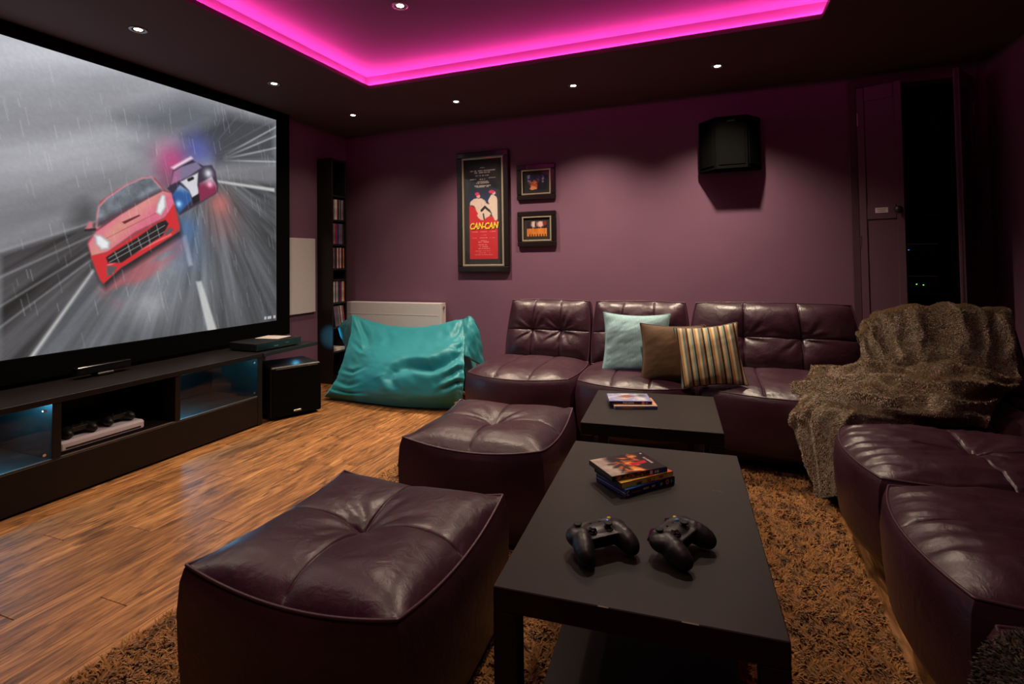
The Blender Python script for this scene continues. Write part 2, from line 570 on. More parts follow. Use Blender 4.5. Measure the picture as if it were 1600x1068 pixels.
# soffit around the tray + the tray itself
ce = MB()
LZ = .018
def slab(x0, x1, y0, y1, z0, z1, mb): mb.box(((x0 + x1) / 2, (y0 + y1) / 2, (z0 + z1) / 2), (x1 - x0, y1 - y0, z1 - z0))
slab(XL, XR, TY1, YB, HC, HC + LZ, ce); slab(XL, XR, YF, TY0, HC, HC + LZ, ce)
slab(XL, TX0, TY0, TY1, HC, HC + LZ, ce); slab(TX1, XR, TY0, TY1, HC, HC + LZ, ce)
cl = struct(ce.build('ceiling', M['ceiling']))
SB = .08
tr = MB()
slab(TX0 - SB - .05, TX1 + SB + .05, TY0 - SB - .05, TY1 + SB + .05, HT, HT + .05, tr)
slab(TX0 - SB - .05, TX0 - SB, TY0 - SB, TY1 + SB, HC + LZ, HT, tr)
slab(TX1 + SB, TX1 + SB + .05, TY0 - SB, TY1 + SB, HC + LZ, HT, tr)
slab(TX0 - SB, TX1 + SB, TY1 + SB, TY1 + SB + .05, HC + LZ, HT, tr)
slab(TX0 - SB, TX1 + SB, TY0 - SB - .05, TY0 - SB, HC + LZ, HT, tr)
tr.build('ceiling_tray', M['tray'], cl)
# trim bead around the tray opening
tb = MB()
bd = .022
slab(TX0 - bd, TX1 + bd, TY1, TY1 + bd, HC - .008, HC + .001, tb); slab(TX0 - bd, TX1 + bd, TY0 - bd, TY0, HC - .008, HC + .001, tb)
slab(TX0 - bd, TX0, TY0, TY1, HC - .008, HC + .001, tb); slab(TX1, TX1 + bd, TY0, TY1, HC - .008, HC + .001, tb)
struct(tb.build('trim_1', M['ceiling']))
# LED strips lying on the ledge, one per side
ly = HC + LZ + .004
for nm, c, d in (('far', ((TX0 + TX1) / 2, TY1 + .058, ly), (TX1 - TX0 + .1, .012, .006)),
                 ('near', ((TX0 + TX1) / 2, TY0 - .058, ly), (TX1 - TX0 + .1, .012, .006)),
                 ('scr', (TX0 - .058, (TY0 + TY1) / 2, ly), (.012, TY1 - TY0 + .1, .006)),
                 ('sofa', (TX1 + .058, (TY0 + TY1) / 2, ly), (.012, TY1 - TY0 + .1, .006))):
    lab = {'far': 'magenta LED strip glowing above the back edge of the ceiling recess',
           'near': 'magenta LED strip along the near edge of the ceiling recess',
           'scr': 'magenta LED strip glowing along the ceiling recess edge nearest the projection screen',
           'sofa': 'magenta LED strip along the ceiling recess edge nearest the right wall'}[nm]
    tag(MB().box(c, d).build('led_strip', M['led']), lab, 'led strip', 'magenta cove lights')

# ------------------------------------------------------------------ downlights
def downlight(loc, label, power, aim=None, angle=118):
    r = empty('downlight', loc)
    tag(r, label, 'ceiling light', 'recessed downlights')
    MB().lathe([(.030, -.001), (.034, -.004), (.042, -.0035), (.044, .0), (.030, .0005)], 28, cap0=False, cap1=False).build('trim_ring', M['steel'], r, True)
    MB().lathe([(.0295, .002), (.02, .0005), (.004, .0)], 24, cap0=False).build('lens', M['lamp'], r, True)
    ld = bpy.data.lights.new('downlight_beam', 'SPOT')
    ld.energy = power; ld.color = LAMP_COL; ld.spot_size = radians(angle); ld.spot_blend = 1.0; ld.shadow_soft_size = .03
    lo = bpy.data.objects.new('beam', ld); COL.objects.link(lo); lo.parent = r
    lo.location = (0, 0, -.012)
    return r
LZc = HC - .0005
for (x, y, lab, p) in (
        (-2.86, 1.87, 'recessed downlight in front of the screen, nearest the camera', .85),
        (-2.87, 2.81, 'recessed downlight above the right half of the screen', .85),
        (-2.88, 3.69, 'small far recessed downlight in the corner above the media tower', .35),
        (-1.89, 3.70, 'recessed downlight above the CAN-CAN poster, left of the back row', 2.2),
        (-0.93, 3.70, 'recessed downlight in the middle of the back row above the sofa', 2.3),
        (0.052, 3.70, 'recessed downlight beside the wall speaker, right end of the back row', 2.3),
        (-2.86, .93, 'recessed downlight in front of the screen, outside the view', .85)):
    downlight((x, y, LZc), lab, LAMP_W * p)
for (x, y, lab) in ((-1.55, 2.386, 'recessed downlight inside the pink-lit ceiling recess'),
                    (-.35, 2.386, 'recessed downlight inside the ceiling recess above the small table'),
                    (-1.55, .95, 'recessed downlight inside the ceiling recess above the near ottoman'),
                    (-.35, .95, 'recessed downlight inside the ceiling recess above the coffee table')):
    downlight((x, y, HT - .0005), lab, LAMP_W * (1.35 if y > 2 else .40))

# ------------------------------------------------------------------ projection screen
sr = empty('projection_screen', (XL + .07, 1.85, .52))
tag(sr, 'large black-framed projection screen showing a red car chased by a police car', 'screen')
SY0, SY1, SZ0, SZ1, SX = .37, 3.33, .645, 2.31, -3.38
def L(root, p): return (p[0] - root.location.x, p[1] - root.location.y, p[2] - root.location.z)
fr = MB()
FB = .135
def fbx(y0, y1, z0, z1, x0=XL + .001, x1=SX + .014):
    fr.box(L(sr, ((x0 + x1) / 2, (y0 + y1) / 2, (z0 + z1) / 2)), (x1 - x0, y1 - y0, z1 - z0), .004)
fbx(SY0 - FB, SY1 + FB, SZ1, HC - .002); fbx(SY0 - FB, SY1 + FB, .515, SZ0)
fbx(SY0 - FB, SY0, SZ0, SZ1); fbx(SY1, SY1 + FB, SZ0, SZ1)
fr.build('frame', M['velvet'], sr)

# the picture is drawn in screen coordinates: s 0..1 across, t 0..1 up
PIC = {
    'car': [(0.549,0.511),(0.576,0.555),(0.609,0.597),(0.644,0.626),(0.66,0.622),(0.677,0.583),(0.696,0.573),(0.704,0.524),(0.717,0.437),(0.717,0.421),(0.697,0.398),(0.59,0.277),(0.557,0.221),(0.55,0.234),(0.534,0.314),(0.527,0.361),(0.53,0.378),(0.541,0.4),(0.544,0.45)],
    'wind': [(0.549,0.493),(0.563,0.525),(0.599,0.579),(0.633,0.614),(0.651,0.622),(0.675,0.579),(0.647,0.547),(0.586,0.477),(0.545,0.421),(0.546,0.462)],
    'hood': [(0.542,0.403),(0.586,0.468),(0.644,0.54),(0.677,0.576),(0.696,0.571),(0.704,0.527),(0.681,0.473),(0.616,0.408),(0.564,0.335),(0.535,0.32),(0.529,0.361)],
    'bump': [(0.534,0.317),(0.561,0.329),(0.681,0.467),(0.702,0.53),(0.717,0.437),(0.697,0.398),(0.59,0.277),(0.557,0.221),(0.55,0.237)],
    'grille': [(0.561,0.314),(0.577,0.335),(0.623,0.39),(0.666,0.448),(0.683,0.462),(0.69,0.448),(0.677,0.4),(0.634,0.349),(0.591,0.295),(0.565,0.293)],
    'hl1': [(0.541,0.391),(0.55,0.391),(0.567,0.368),(0.565,0.347),(0.553,0.343),(0.544,0.361)],
    'hl2': [(0.666,0.521),(0.675,0.559),(0.681,0.557),(0.682,0.514),(0.672,0.482),(0.663,0.491)],
    'mir': [(0.523,0.413),(0.53,0.44),(0.536,0.438),(0.537,0.417),(0.527,0.407)],
    'v1': [(0.563,0.284),(0.582,0.28),(0.574,0.253),(0.563,0.245)],
    'v2': [(0.691,0.434),(0.703,0.425),(0.685,0.4),(0.681,0.41)],
    'scoop': [(0.591,0.444),(0.626,0.476),(0.628,0.472),(0.596,0.437)],
    'pol': [(0.687,0.588),(0.696,0.611),(0.7,0.666),(0.716,0.688),(0.747,0.721),(0.775,0.705),(0.798,0.715),(0.809,0.689),(0.816,0.623),(0.813,0.597),(0.762,0.537),(0.716,0.485),(0.706,0.517),(0.696,0.573)],
    'pw': [(0.696,0.607),(0.702,0.66),(0.72,0.685),(0.758,0.717),(0.771,0.696),(0.737,0.648)],
    'ph': [(0.718,0.623),(0.762,0.672),(0.76,0.618),(0.765,0.584),(0.747,0.563),(0.739,0.592)],
    'pb': [(0.698,0.564),(0.716,0.608),(0.739,0.589),(0.746,0.552),(0.716,0.495),(0.704,0.524)],
    'pm': [(0.765,0.626),(0.798,0.664),(0.814,0.623),(0.81,0.596),(0.767,0.548),(0.762,0.576)],
    'pg': [(0.747,0.563),(0.765,0.584),(0.766,0.555),(0.75,0.535)],
    'bar': [(0.696,0.675),(0.743,0.734),(0.748,0.729),(0.702,0.67)],
    'pts': [(0.793,0.629),(0.714,0.531),(0.789,0.676),(0.7,0.7),(0.762,0.769),(0.689,0.609),(0.821,0.55),(0.733,0.431)],
    'grl': [(0.566,0.311),(0.681,0.44),(0.567,0.296),(0.685,0.42),(0.577,0.335),(0.586,0.295),(0.603,0.364),(0.611,0.314),(0.623,0.39),(0.632,0.346),(0.642,0.417),(0.65,0.365),(0.662,0.445),(0.67,0.393)],
    'barrierL': [(0.393,0.324),(0.524,0.421),(0.541,0.436),(0.541,0.274),(0.483,0.134),(0.431,-0.016),(0.422,-0.041),(0.395,-0.031)],
    'road': [(0.431,-0.021),(0.539,0.274),(0.712,0.455),(0.81,0.653),(1.0,0.676),(1.011,-0.03),(0.602,-0.027)],
    'hillR': [(0.723,0.81),(0.846,0.955),(0.995,0.985),(0.995,0.802),(0.81,0.716),(0.792,0.753)],
    'hillF': [(0.587,0.829),(0.653,0.901),(0.726,0.976),(0.884,0.982),(0.864,0.944),(0.734,0.814),(0.667,0.788)],
    'bush': [(0.495,0.431),(0.505,0.487),(0.521,0.511),(0.541,0.498),(0.547,0.437),(0.513,0.406)],
    'smoke': [(0.667,0.65),(0.696,0.735),(0.742,0.804),(0.783,0.819),(0.796,0.768),(0.742,0.724),(0.689,0.618)],
    'l1': [(0.43,-0.018),(0.438,-0.017),(0.54,0.266),(0.537,0.271)],
    'd1': [(0.721,0.403),(0.733,0.404),(0.749,0.282),(0.739,0.277)],
    'd2': [(0.757,0.211),(0.771,0.213),(0.814,-0.012),(0.789,-0.012)],
    'rc': [(0.81,0.652),(0.994,0.656),(0.995,0.638),(0.818,0.643)],
    'vp': [(0.775,0.734)],
}
ASP = 2.96 / 1.665
def sdf(S, T, poly):
    px = np.array([p[0] * ASP for p in poly]); py = np.array([p[1] for p in poly])
    X = S * ASP
    d = np.full(S.shape, 1e9); ins = np.zeros(S.shape, bool)
    n = len(poly)
    for i in range(n):
        j = (i + 1) % n
        ax, ay, bx, by = px[i], py[i], px[j], py[j]
        ex, ey = bx - ax, by - ay
        h = np.clip(((X - ax) * ex + (T - ay) * ey) / (ex * ex + ey * ey + 1e-12), 0, 1)
        d = np.minimum(d, np.hypot(X - ax - ex * h, T - ay - ey * h))
        c = ((ay > T) != (by > T)) & (X < (bx - ax) * (T - ay) / (by - ay + 1e-12) + ax)
        ins ^= c
    return np.where(ins, -d, d)
def seg(S, T, a, b):
    X = S * ASP; ax, bx = a[0] * ASP, b[0] * ASP
    ex, ey = bx - ax, b[1] - a[1]
    h = np.clip(((X - ax) * ex + (T - a[1]) * ey) / (ex * ex + ey * ey), 0, 1)
    return np.hypot(X - ax - ex * h, T - a[1] - ey * h)
def lay(img, col, al):
    al = np.clip(al, 0, 1)[..., None]
    c = np.asarray(col, float)
    return img * (1 - al) + c * al
def soft(d, w): return np.clip(.5 - d / (2 * w), 0, 1)

def paint_screen(S, T):
    vx, vy = PIC['vp'][0]
    dx, dy = (S - vx) * ASP, T - vy
    r = np.hypot(dx, dy) + 1e-6; th = np.arctan2(dy, dx)
    # sky: tilted bands of cloud
    q = T * .92 - (S - .4) * .62 * 1.0
    band = fbm(S * 2.2 + 3, q * 7.0, 3, 5)
    lum = 118 + 62 * smooth01(.25, 1.1, T + (.45 - S) * .55) + (band - .5) * 74
    g = lum[..., None] * np.array([.985, .99, 1.03])
    # distant ridges
    hz = fbm(S * 9, T * 4, 21, 4)
    g = lay(g, (98, 102, 108), .9 * soft(sdf(S, T, PIC['hillF']), .05) * smooth01(.22, .5, hz + .08))
    g = lay(g, (112, 116, 122), .55 * np.exp(-((T - .62 - (S - .45) * .5) / .05) ** 2) * smooth01(.35, .6, fbm(S * 7, T * 5, 51)) * (S < .66))
    strk = fbm(th * 26 + 40, np.log(r + .02) * 1.1, 5, 4)
    g = lay(g, (62, 64, 70), soft(sdf(S, T, PIC['hillR']), .028) * .88)
    rails = (vnoise(th * 30 + 5, th * 0 + 1.5, 9) > .66)
    g = lay(g, (150, 154, 158), soft(sdf(S, T, PIC['hillR']), .012) * rails * .15 * smooth01(.02, .16, r))
    for (y0, y1) in ((.735, .965), (.725, .92), (.72, .86), (.715, .79)):
        dd = seg(S, T, (.83, y0 + .03), (1.0, y1))
        g = lay(g, (186, 190, 194), soft(dd - .0035, .004) * .75 * smooth01(.80, .93, S))
    # road with radial streaks
    ro = soft(sdf(S, T, PIC['road']), .02)
    rs = fbm(th * 20 + 11, np.log(r + .03) * 1.6, 31, 5)
    rl = 88 + 40 * (rs - .45) * 2.0 + 26 * np.exp(-(((S - .70) / .12) ** 2 + ((T - .2) / .16) ** 2)) - 16 * smooth01(.8, 1.0, S)
    g = lay(g, 0, 0)
    roadc = rl[..., None] * np.array([.96, .99, 1.04])
    g = g * (1 - ro[..., None]) + roadc * ro[..., None]
    # left barrier, dark, streaked
    ba = soft(sdf(S, T, PIC['barrierL']), .012)
    bl = 50 + 62 * (strk - .40) * 1.5
    bc = np.clip(bl, 22, 150)[..., None] * np.array([1.0, .98, 1.02])
    g = g * (1 - ba[..., None]) + bc * ba[..., None]
    g = lay(g, (66, 68, 72), .8 * soft(sdf(S, T, PIC['bush']), .03))
    for (a, b) in (((.39, .33), (.541, .44)), ((.39, .16), (.541, .345)), ((.39, .095), (.541, .315)), ((.39, .25), (.541, .395))):
        g = lay(g, (160, 163, 166), soft(seg(S, T, a, b) - .003, .004) * .55)
    for k, a in (('l1', .85), ('rc', .9), ('d1', .75), ('d2', .85)):
        g = lay(g, (200, 200, 198), soft(sdf(S, T, PIC[k]), .005) * a)
    # reflections and spray
    g = lay(g, (196, 196, 200), .55 * np.exp(-(((S - .635) / .05) ** 2 + ((T - .13) / .07) ** 2)) * fbm(S * 18, T * 14, 8))
    g = lay(g, (205, 205, 210), .5 * np.exp(-(((S - .70) / .05) ** 2 + ((T - .30) / .06) ** 2)) * fbm(S * 18, T * 14, 9))
    g = lay(g, (190, 92, 100), .65 * np.exp(-((sdf(S, T, [(.565, .20), (.71, .375), (.715, .36), (.575, .16)])).clip(0) / .03) ** 2) * smooth01(.3, .7, fbm(S * 30 - T * 20, T * 16, 10)))
    p = PIC['pts']
    def glow(i, col, rad, a, off=(0, 0)):
        nonlocal g
        g = lay(g, col, a * np.exp(-(((S - p[i][0] - off[0]) * ASP) ** 2 + (T - p[i][1] - off[1]) ** 2) / rad ** 2))
    glow(6, (214, 110, 104), .05, .7); glow(6, (190, 120, 120), .09, .35, (.01, -.08))
    glow(7, (70, 112, 170), .06, .65); glow(7, (80, 110, 150), .09, .4, (.005, -.1))
    g = lay(g, (92, 82, 100), soft(sdf(S, T, PIC['smoke']), .035) * .8)
    glow(3, (206, 70, 130), .07, .75); glow(4, (84, 96, 170), .07, .8); glow(5, (130, 60, 90), .05, .5)
    # patrol car
    g = lay(g, (52, 44, 62), soft(sdf(S, T, PIC['pol']), .004))
    g = lay(g, (130, 120, 152), soft(sdf(S, T, PIC['pw']), .004) * .9)
    g = lay(g, (196, 92, 140), soft(sdf(S, T, PIC['pw']), .004) * .6 * smooth01(.73, .70, S))
    g = lay(g, (206, 206, 212), soft(sdf(S, T, PIC['ph']), .004))
    g = lay(g, (40, 92, 158), soft(sdf(S, T, PIC['pb']), .004) * .9)
    g = lay(g, (168, 180, 200), soft(sdf(S, T, PIC['pb']), .004) * smooth01(.57, .61, T) * .8)
    g = lay(g, (128, 40, 74), soft(sdf(S, T, PIC['pm']), .004))
    g = lay(g, (170, 160, 170), soft(sdf(S, T, PIC['pm']), .004) * smooth01(.61, .66, T))
    g = lay(g, (24, 22, 26), soft(sdf(S, T, PIC['pg']), .003))
    g = lay(g, (20, 20, 22), soft(seg(S, T, (.738, .635), (.748, .645)) - .006, .003))
    g = lay(g, (250, 226, 240), soft(sdf(S, T, PIC['bar']), .006))
    glow(0, (255, 170, 200), .013, 1); glow(1, (160, 214, 255), .013, 1); glow(2, (225, 228, 235), .02, .9)
    # red car
    g = lay(g, (28, 24, 28), soft(sdf(S, T, [(a + .004, b - .02) for a, b in PIC['car']]), .012) * .8)
    g = lay(g, (150, 66, 76), soft(sdf(S, T, PIC['car']), .003))
    g = lay(g, (204, 140, 150), soft(np.abs(sdf(S, T, PIC['wind'])) - .005, .004))
    w = fbm(S * 60, T * 40, 12)
    g = lay(g, 0, 0)
    wc = (84 + 70 * w)[..., None] * np.array([.92, .98, 1.06])
    wa = soft(sdf(S, T, PIC['wind']), .003)[..., None]
    g = g * (1 - wa) + wc * wa
    g = lay(g, (58, 40, 50), soft(seg(S, T, (.553, .435), (.672, .568)) - .013, .01) * .75)
    hc = np.stack([204 + 16 * w, 104 + 34 * smooth01(.05, 0, np.abs(S - .60 - (T - .45) * .5)), 122 + 20 * w], -1)
    ha = soft(sdf(S, T, PIC['hood']), .003)[..., None]
    g = g * (1 - ha) + hc * ha
    g = lay(g, (204, 44, 50), soft(sdf(S, T, PIC['bump']), .003))
    g = lay(g, (232, 120, 124), soft(seg(S, T, (.565, .285), (.695, .405)) - .004, .003) * .8)
    g = lay(g, (30, 28, 30), soft(sdf(S, T, PIC['grille']), .003))
    gr = PIC['grl']; gm = soft(sdf(S, T, PIC['grille']), .003)
    for i in range(0, len(gr), 2):
        g = lay(g, (168, 168, 170), soft(seg(S, T, gr[i], gr[i + 1]) - .0013, .0018) * gm * .8)
    for k in ('v1', 'v2'): g = lay(g, (88, 84, 86), soft(sdf(S, T, PIC[k]), .003))
    g = lay(g, (96, 40, 48), soft(sdf(S, T, PIC['scoop']), .002))
    g = lay(g, (150, 70, 80), soft(seg(S, T, (.552, .372), (.675, .50)) - .0012, .002) * .7)
    for k in ('hl1', 'hl2'):
        g = lay(g, (150, 130, 136), soft(sdf(S, T, PIC[k]) - .004, .003))
        g = lay(g, (226, 228, 230), soft(sdf(S, T, PIC[k]), .006))
    g = lay(g, (190, 110, 120), soft(sdf(S, T, PIC['mir']), .004)); g = lay(g, (40, 30, 34), soft(seg(S, T, (.524, .408), (.54, .412)) - .004, .003))
    g = g * (1 + (fbm(S * 260 + T * 60, T * 120, 61, 2) - .5)[..., None] * .06)
    # rain
    rr_ = np.zeros(S.shape)
    rg = np.random.default_rng(4)
    for i in range(220):
        a0, b0 = rg.uniform(.38, 1), rg.uniform(0, 1); l = rg.uniform(.02, .07)
        m = (np.abs(S - a0) < .03) & (np.abs(T - b0) < .09)
        rr_[m] = np.maximum(rr_[m], rg.uniform(.15, .5) * soft(seg(S[m], T[m], (a0, b0), (a0 - l * .12, b0 + l)) - .0008, .0014))
    g = lay(g, (214, 216, 220), rr_)
    g = lay(g, (205, 205, 208), soft(sdf(S, T, [(.958, .012), (.997, .012), (.997, .026), (.958, .026)]), .002) * (vnoise(S * 300, T * 0 + .5, 2) > .4) * .8)
    return np.clip(g, 0, 255)

def to_lin(g):
    c = np.clip(g / 255.0, 0, 1)
    return np.where(c <= .04045, c / 12.92, ((c + .055) / 1.055) ** 2.4)

ss = np.concatenate([np.linspace(0, .37, 60, endpoint=False), np.linspace(.37, 1, 480)])
tt = np.linspace(0, 1, 440)
S_, T_ = np.meshgrid(ss, tt)
P_ = np.stack([np.full(S_.shape, SX), SY0 + S_ * (SY1 - SY0), SZ0 + T_ * (SZ1 - SZ0)], -1) - np.array(sr.location)
grid_obj('picture', P_, M['screen'], sr, smooth=False, colors=to_lin(paint_screen(S_, T_)))

# ------------------------------------------------------------------ media bench
bx0, bx1, by0, by1 = -3.40, -2.95, -.30, 2.78
br = empty('media_bench', (-3.17, 1.24, 0))
tag(br, 'long low black-brown media bench with open and glazed niches under the screen', 'tv bench')
def part(name, x0, x1, y0, y1, z0, z1, mat, root, bev=.0015):
    return MB().box(L(root, ((x0 + x1) / 2, (y0 + y1) / 2, (z0 + z1) / 2)), (x1 - x0, y1 - y0, z1 - z0), bev).build(name, mat, root)
part('top_board', bx0, bx1 + .006, by0, by1, .466, .495, M['wenge'], br)
part('side_shelf', bx0 + .02, bx1 + .012, by1 + .001, 3.31, .468, .492, M['black'], br)
part('back_panel', bx0, bx0 + .012, by0 + .02, by1 - .02, .03, .466, M['wenge'], br)
part('bottom_board', bx0 + .013, bx1 - .02, by0 + .02, by1 - .02, .184, .204, M['wenge'], br)
part('plinth', bx0 + .013, bx1 - .022, by0 + .02, by1 - .02, .0, .183, M['black'], br)
part('shelf_edge', bx1 - .0195, bx1 - .004, by0 + .02, by1 - .02, .199, .205, M['edge'], br, .001)
for (a, b_) in ((by0, by0 + .03), (.52, .55), (1.542, 1.580), (2.150, 2.182), (2.742, 2.78)):
    part('divider', bx0 + .013, bx1, a, b_, .2055 if a > by0 and b_ < by1 else .0, .4655, M['wenge'], br)
for (a, b_) in ((by0 + .032, 1.23), (1.234, 2.74)):
    part('drawer_front', bx1 - .0185, bx1, a, b_, .012, .197, M['wenge'], br)
for (a, b_, lab) in ((.552, 1.540, None), (2.184, 2.740, None)):
    p = part('glass_door', bx1 - .008, bx1 - .003, a, b_, .208, .463, M['glass'], br, .0005)
    for yy in (b_ - .03,):
        for zz in (.235, .44):
            MB().cyl(L(br, (bx1 - .003, yy, zz)), L(br, (bx1 + .004, yy, zz)), .007, 14).build('hinge_stud', M['chrome'], p)

def led_puck(loc, label, power, direction=None, spot=None):
    r = empty('led_puck', loc)
    tag(r, label, 'led light', 'cyan shelf lights')
    MB().lathe([(.016, 0), (.018, -.003), (.017, -.008), (.012, -.009)], 18, cap1=False).build('housing', M['black'], r, True)
    MB().lathe([(.0119, -.0085), (.001, -.009)], 18, cap0=False).build('diffuser', M['cyan'], r, True)
    ld = bpy.data.lights.new('led_glow', 'SPOT' if spot else 'POINT')
    ld.energy = power; ld.color = CYAN; ld.shadow_soft_size = .012
    if spot: ld.spot_size = radians(spot); ld.spot_blend = .9
    lo = bpy.data.objects.new('glow', ld); COL.objects.link(lo); lo.parent = r
    lo.location = (0, 0, -.014)
    return r
led_puck((-3.12, 2.30, .4655), 'cyan LED under the bench top in the right glazed niche', 9.0)
led_puck((-3.14, 1.40, .4655), 'cyan LED under the bench top in the left glazed niche', 6.5)
q = led_puck((-3.27, 3.33, .452), 'cyan LED at the end of the bench shelf shining on the tower', 45.0, spot=26)
q.rotation_euler = (radians(88), 0, radians(4))
led_puck((-3.05, 3.20, .4675), 'cyan LED under the bench side shelf behind the subwoofer', .25)

# white console boxes with two pads lying on them, middle niche
def box_thing(name, label, cat, loc, dims, mat, bev=.006, group=None, rz=0):
    r = empty(name, loc, rz)
    tag(r, label, cat, group)
    MB().box((0, 0, dims[2] / 2), dims, bev).build('body', mat, r)
    return r
cb = box_thing('console_box', 'flat white games console lying in the middle niche of the bench', 'games console', (-3.12, 1.80, .2045), (.26, .41, .055), M['offwhite'], .012)
MB().box((.1305, 0, .020), (.002, .36, .008)).build('disc_slot', M['black'], cb)

# ------------------------------------------------------------------ game controllers
def blend_union(parts, voxel, name, mat, parent, smooth_it=6):
    """one continuous shell: several rounded lumps fused by voxel remesh and relaxed"""
    bm = bmesh.new()
    for kind, Mx in parts:
        if kind == 'ball': bmesh.ops.create_uvsphere(bm, u_segments=20, v_segments=12, radius=1, matrix=Mx)
        else: bmesh.ops.create_cube(bm, size=2, matrix=Mx)
    me = bpy.data.meshes.new(name); bm.to_mesh(me); bm.free()
    o = bpy.data.objects.new(name, me); COL.objects.link(o)
    rm = o.modifiers.new('fuse', 'REMESH'); rm.mode = 'VOXEL'; rm.voxel_size = voxel; rm.use_smooth_shade = True
    sm = o.modifiers.new('relax', 'SMOOTH'); sm.iterations = smooth_it; sm.factor = .5
    bpy.context.view_layer.update()
    m2 = bpy.data.meshes.new_from_object(o.evaluated_get(bpy.context.evaluated_depsgraph_get()))
    bpy.data.objects.remove(o)
    m2.materials.clear(); m2.materials.append(mat)
    m2.polygons.foreach_set('use_smooth', [True] * len(m2.polygons))
    r = bpy.data.objects.new(name, m2); COL.objects.link(r); r.parent = parent
    return r
def TRS(t, r, s):
    return Matrix.Translation(t) @ Euler(r).to_matrix().to_4x4() @ Matrix.Diagonal((*s, 1))

def make_controller(loc, rz, label, group, cat='game controller', coloured=True, pitch=0):
    r = empty('game_controller', loc, rz)
    tag(r, label, cat, group)
    ps = [('ball', TRS((0, .012, .036), (0, 0, 0), (.058, .036, .021))),
          ('box', TRS((0, .008, .038), (.10, 0, 0), (.050, .034, .0130))),
          ('ball', TRS((-.050, .012, .036), (.05, 0, .3), (.026, .032, .021))),
          ('ball', TRS((.050, .012, .036), (.05, 0, -.3), (.026, .032, .021)))]
    for s in (-1, 1):
        for k, (px, py, pz, rad) in enumerate(((.044, .004, .034, .027), (.049, -.008, .032, .0275), (.053, -.020, .029, .027),
                                               (.055, -.029, .026, .026), (.057, -.036, .024, .0235), (.057, -.041, .022, .021))):
            ps.append(('ball', TRS((s * px, py, pz), (0, 0, 0), (rad * .86, rad, rad * .95))))
    blend_union(ps, .0028, 'shell', M['pad'], r, 4)
    def ztop(x, y): return .0555 - 2.0 * (x * x) - .12 * max(0, .012 - y)
    for (sx, sy) in ((-.044, .024), (.022, -.002)):
        z = ztop(sx, sy) - .006
        st = MB().lathe([(.0125, .0), (.0125, .0035), (.0105, .0045), (.0055, .005), (.005, .011), (.009, .0125), (.0098, .0155), (.0078, .0165), (.002, .0155)], 20)
        st.build('thumbstick', M['grip'], r, True, loc=(sx, sy, z))
    d = MB().lathe([(.0125, 0), (.0125, .004), (.010, .005)], 20)
    d.box((0, 0, .006), (.021, .0068, .005), .001); d.box((0, 0, .006), (.0068, .021, .005), .001)
    d.build('direction_pad', M['gloss'], r, loc=(-.022, -.003, ztop(-.022, 0) - .005))
    for (ox, oy, m) in ((0, -.011, 'greenb'), (.011, 0, 'red'), (-.011, 0, 'blueb'), (0, .011, 'amber')):
        bx_, by_ = .044 + ox, .022 + oy
        MB().lathe([(.0052, 0), (.0052, .006), (.0040, .0078), (.001, .0082)], 14).build('face_button', M[m] if coloured else M['gloss'], r, True, loc=(bx_, by_, ztop(bx_, by_) - .0045))
    for ox in (-.012, .012):
        MB().lathe([(.0032, 0), (.003, .004), (.001, .0045)], 12).build('menu_button', M['gloss'], r, True, loc=(ox, .022, ztop(ox, .022) - .003))
    MB().lathe([(.0078, 0), (.0075, .004), (.006, .0052), (.001, .0056)], 18).build('guide_button', M['chrome' if coloured else 'gloss'], r, True, loc=(0, .040, ztop(0, .04) - .011), rot=(-.5, 0, 0))
    for s in (-1, 1):
        MB().box((0, 0, 0), (.040, .014, .010), .004).build('bumper', M['gloss'], r, loc=(s * .046, .043, .041), rot=(-.2, s * .22, -s * .32))
        MB().box((0, 0, 0), (.022, .018, .016), .005).build('trigger', M['gloss'], r, loc=(s * .044, .040, .027), rot=(.3, 0, -s * .3))
    return r
TZ = .4505
make_controller((-.258, 1.205, TZ), radians(42), 'black game controller on the coffee table, left of the two', 'controllers on the coffee table')
make_controller((-.088, 1.262, TZ), radians(66), 'black game controller on the coffee table, right one turned towards the screen', 'controllers on the coffee table')
make_controller((-3.055, 1.70, .2600), radians(92), 'black gamepad on the white console, the nearer of two in the bench', 'pads in the bench niche', coloured=False)
make_controller((-3.075, 1.90, .2600), radians(92), 'black gamepad on the white console, the farther of two in the bench', 'pads in the bench niche', coloured=False)

# ------------------------------------------------------------------ things on the bench
ks = empty('motion_sensor', (-3.285, 1.96, .4955), radians(0))
tag(ks, 'slim black motion sensor bar standing on the media bench', 'sensor')
MB().box((0, 0, .0425), (.055, .285, .045), .006).build('body', M['gloss'], ks)
MB().box((0, 0, .010), (.07, .09, .020), .006).build('stand', M['black'], ks)
MB().box((.0276, 0, .0635), (.002, .27, .002)).build('trim_line', M['steel'], ks)
for yy in (-.09, -.06, .03):
    MB().cyl((.027, yy, .043), (.0295, yy, .043), .009, 16).build('lens', M['gloss'], ks)

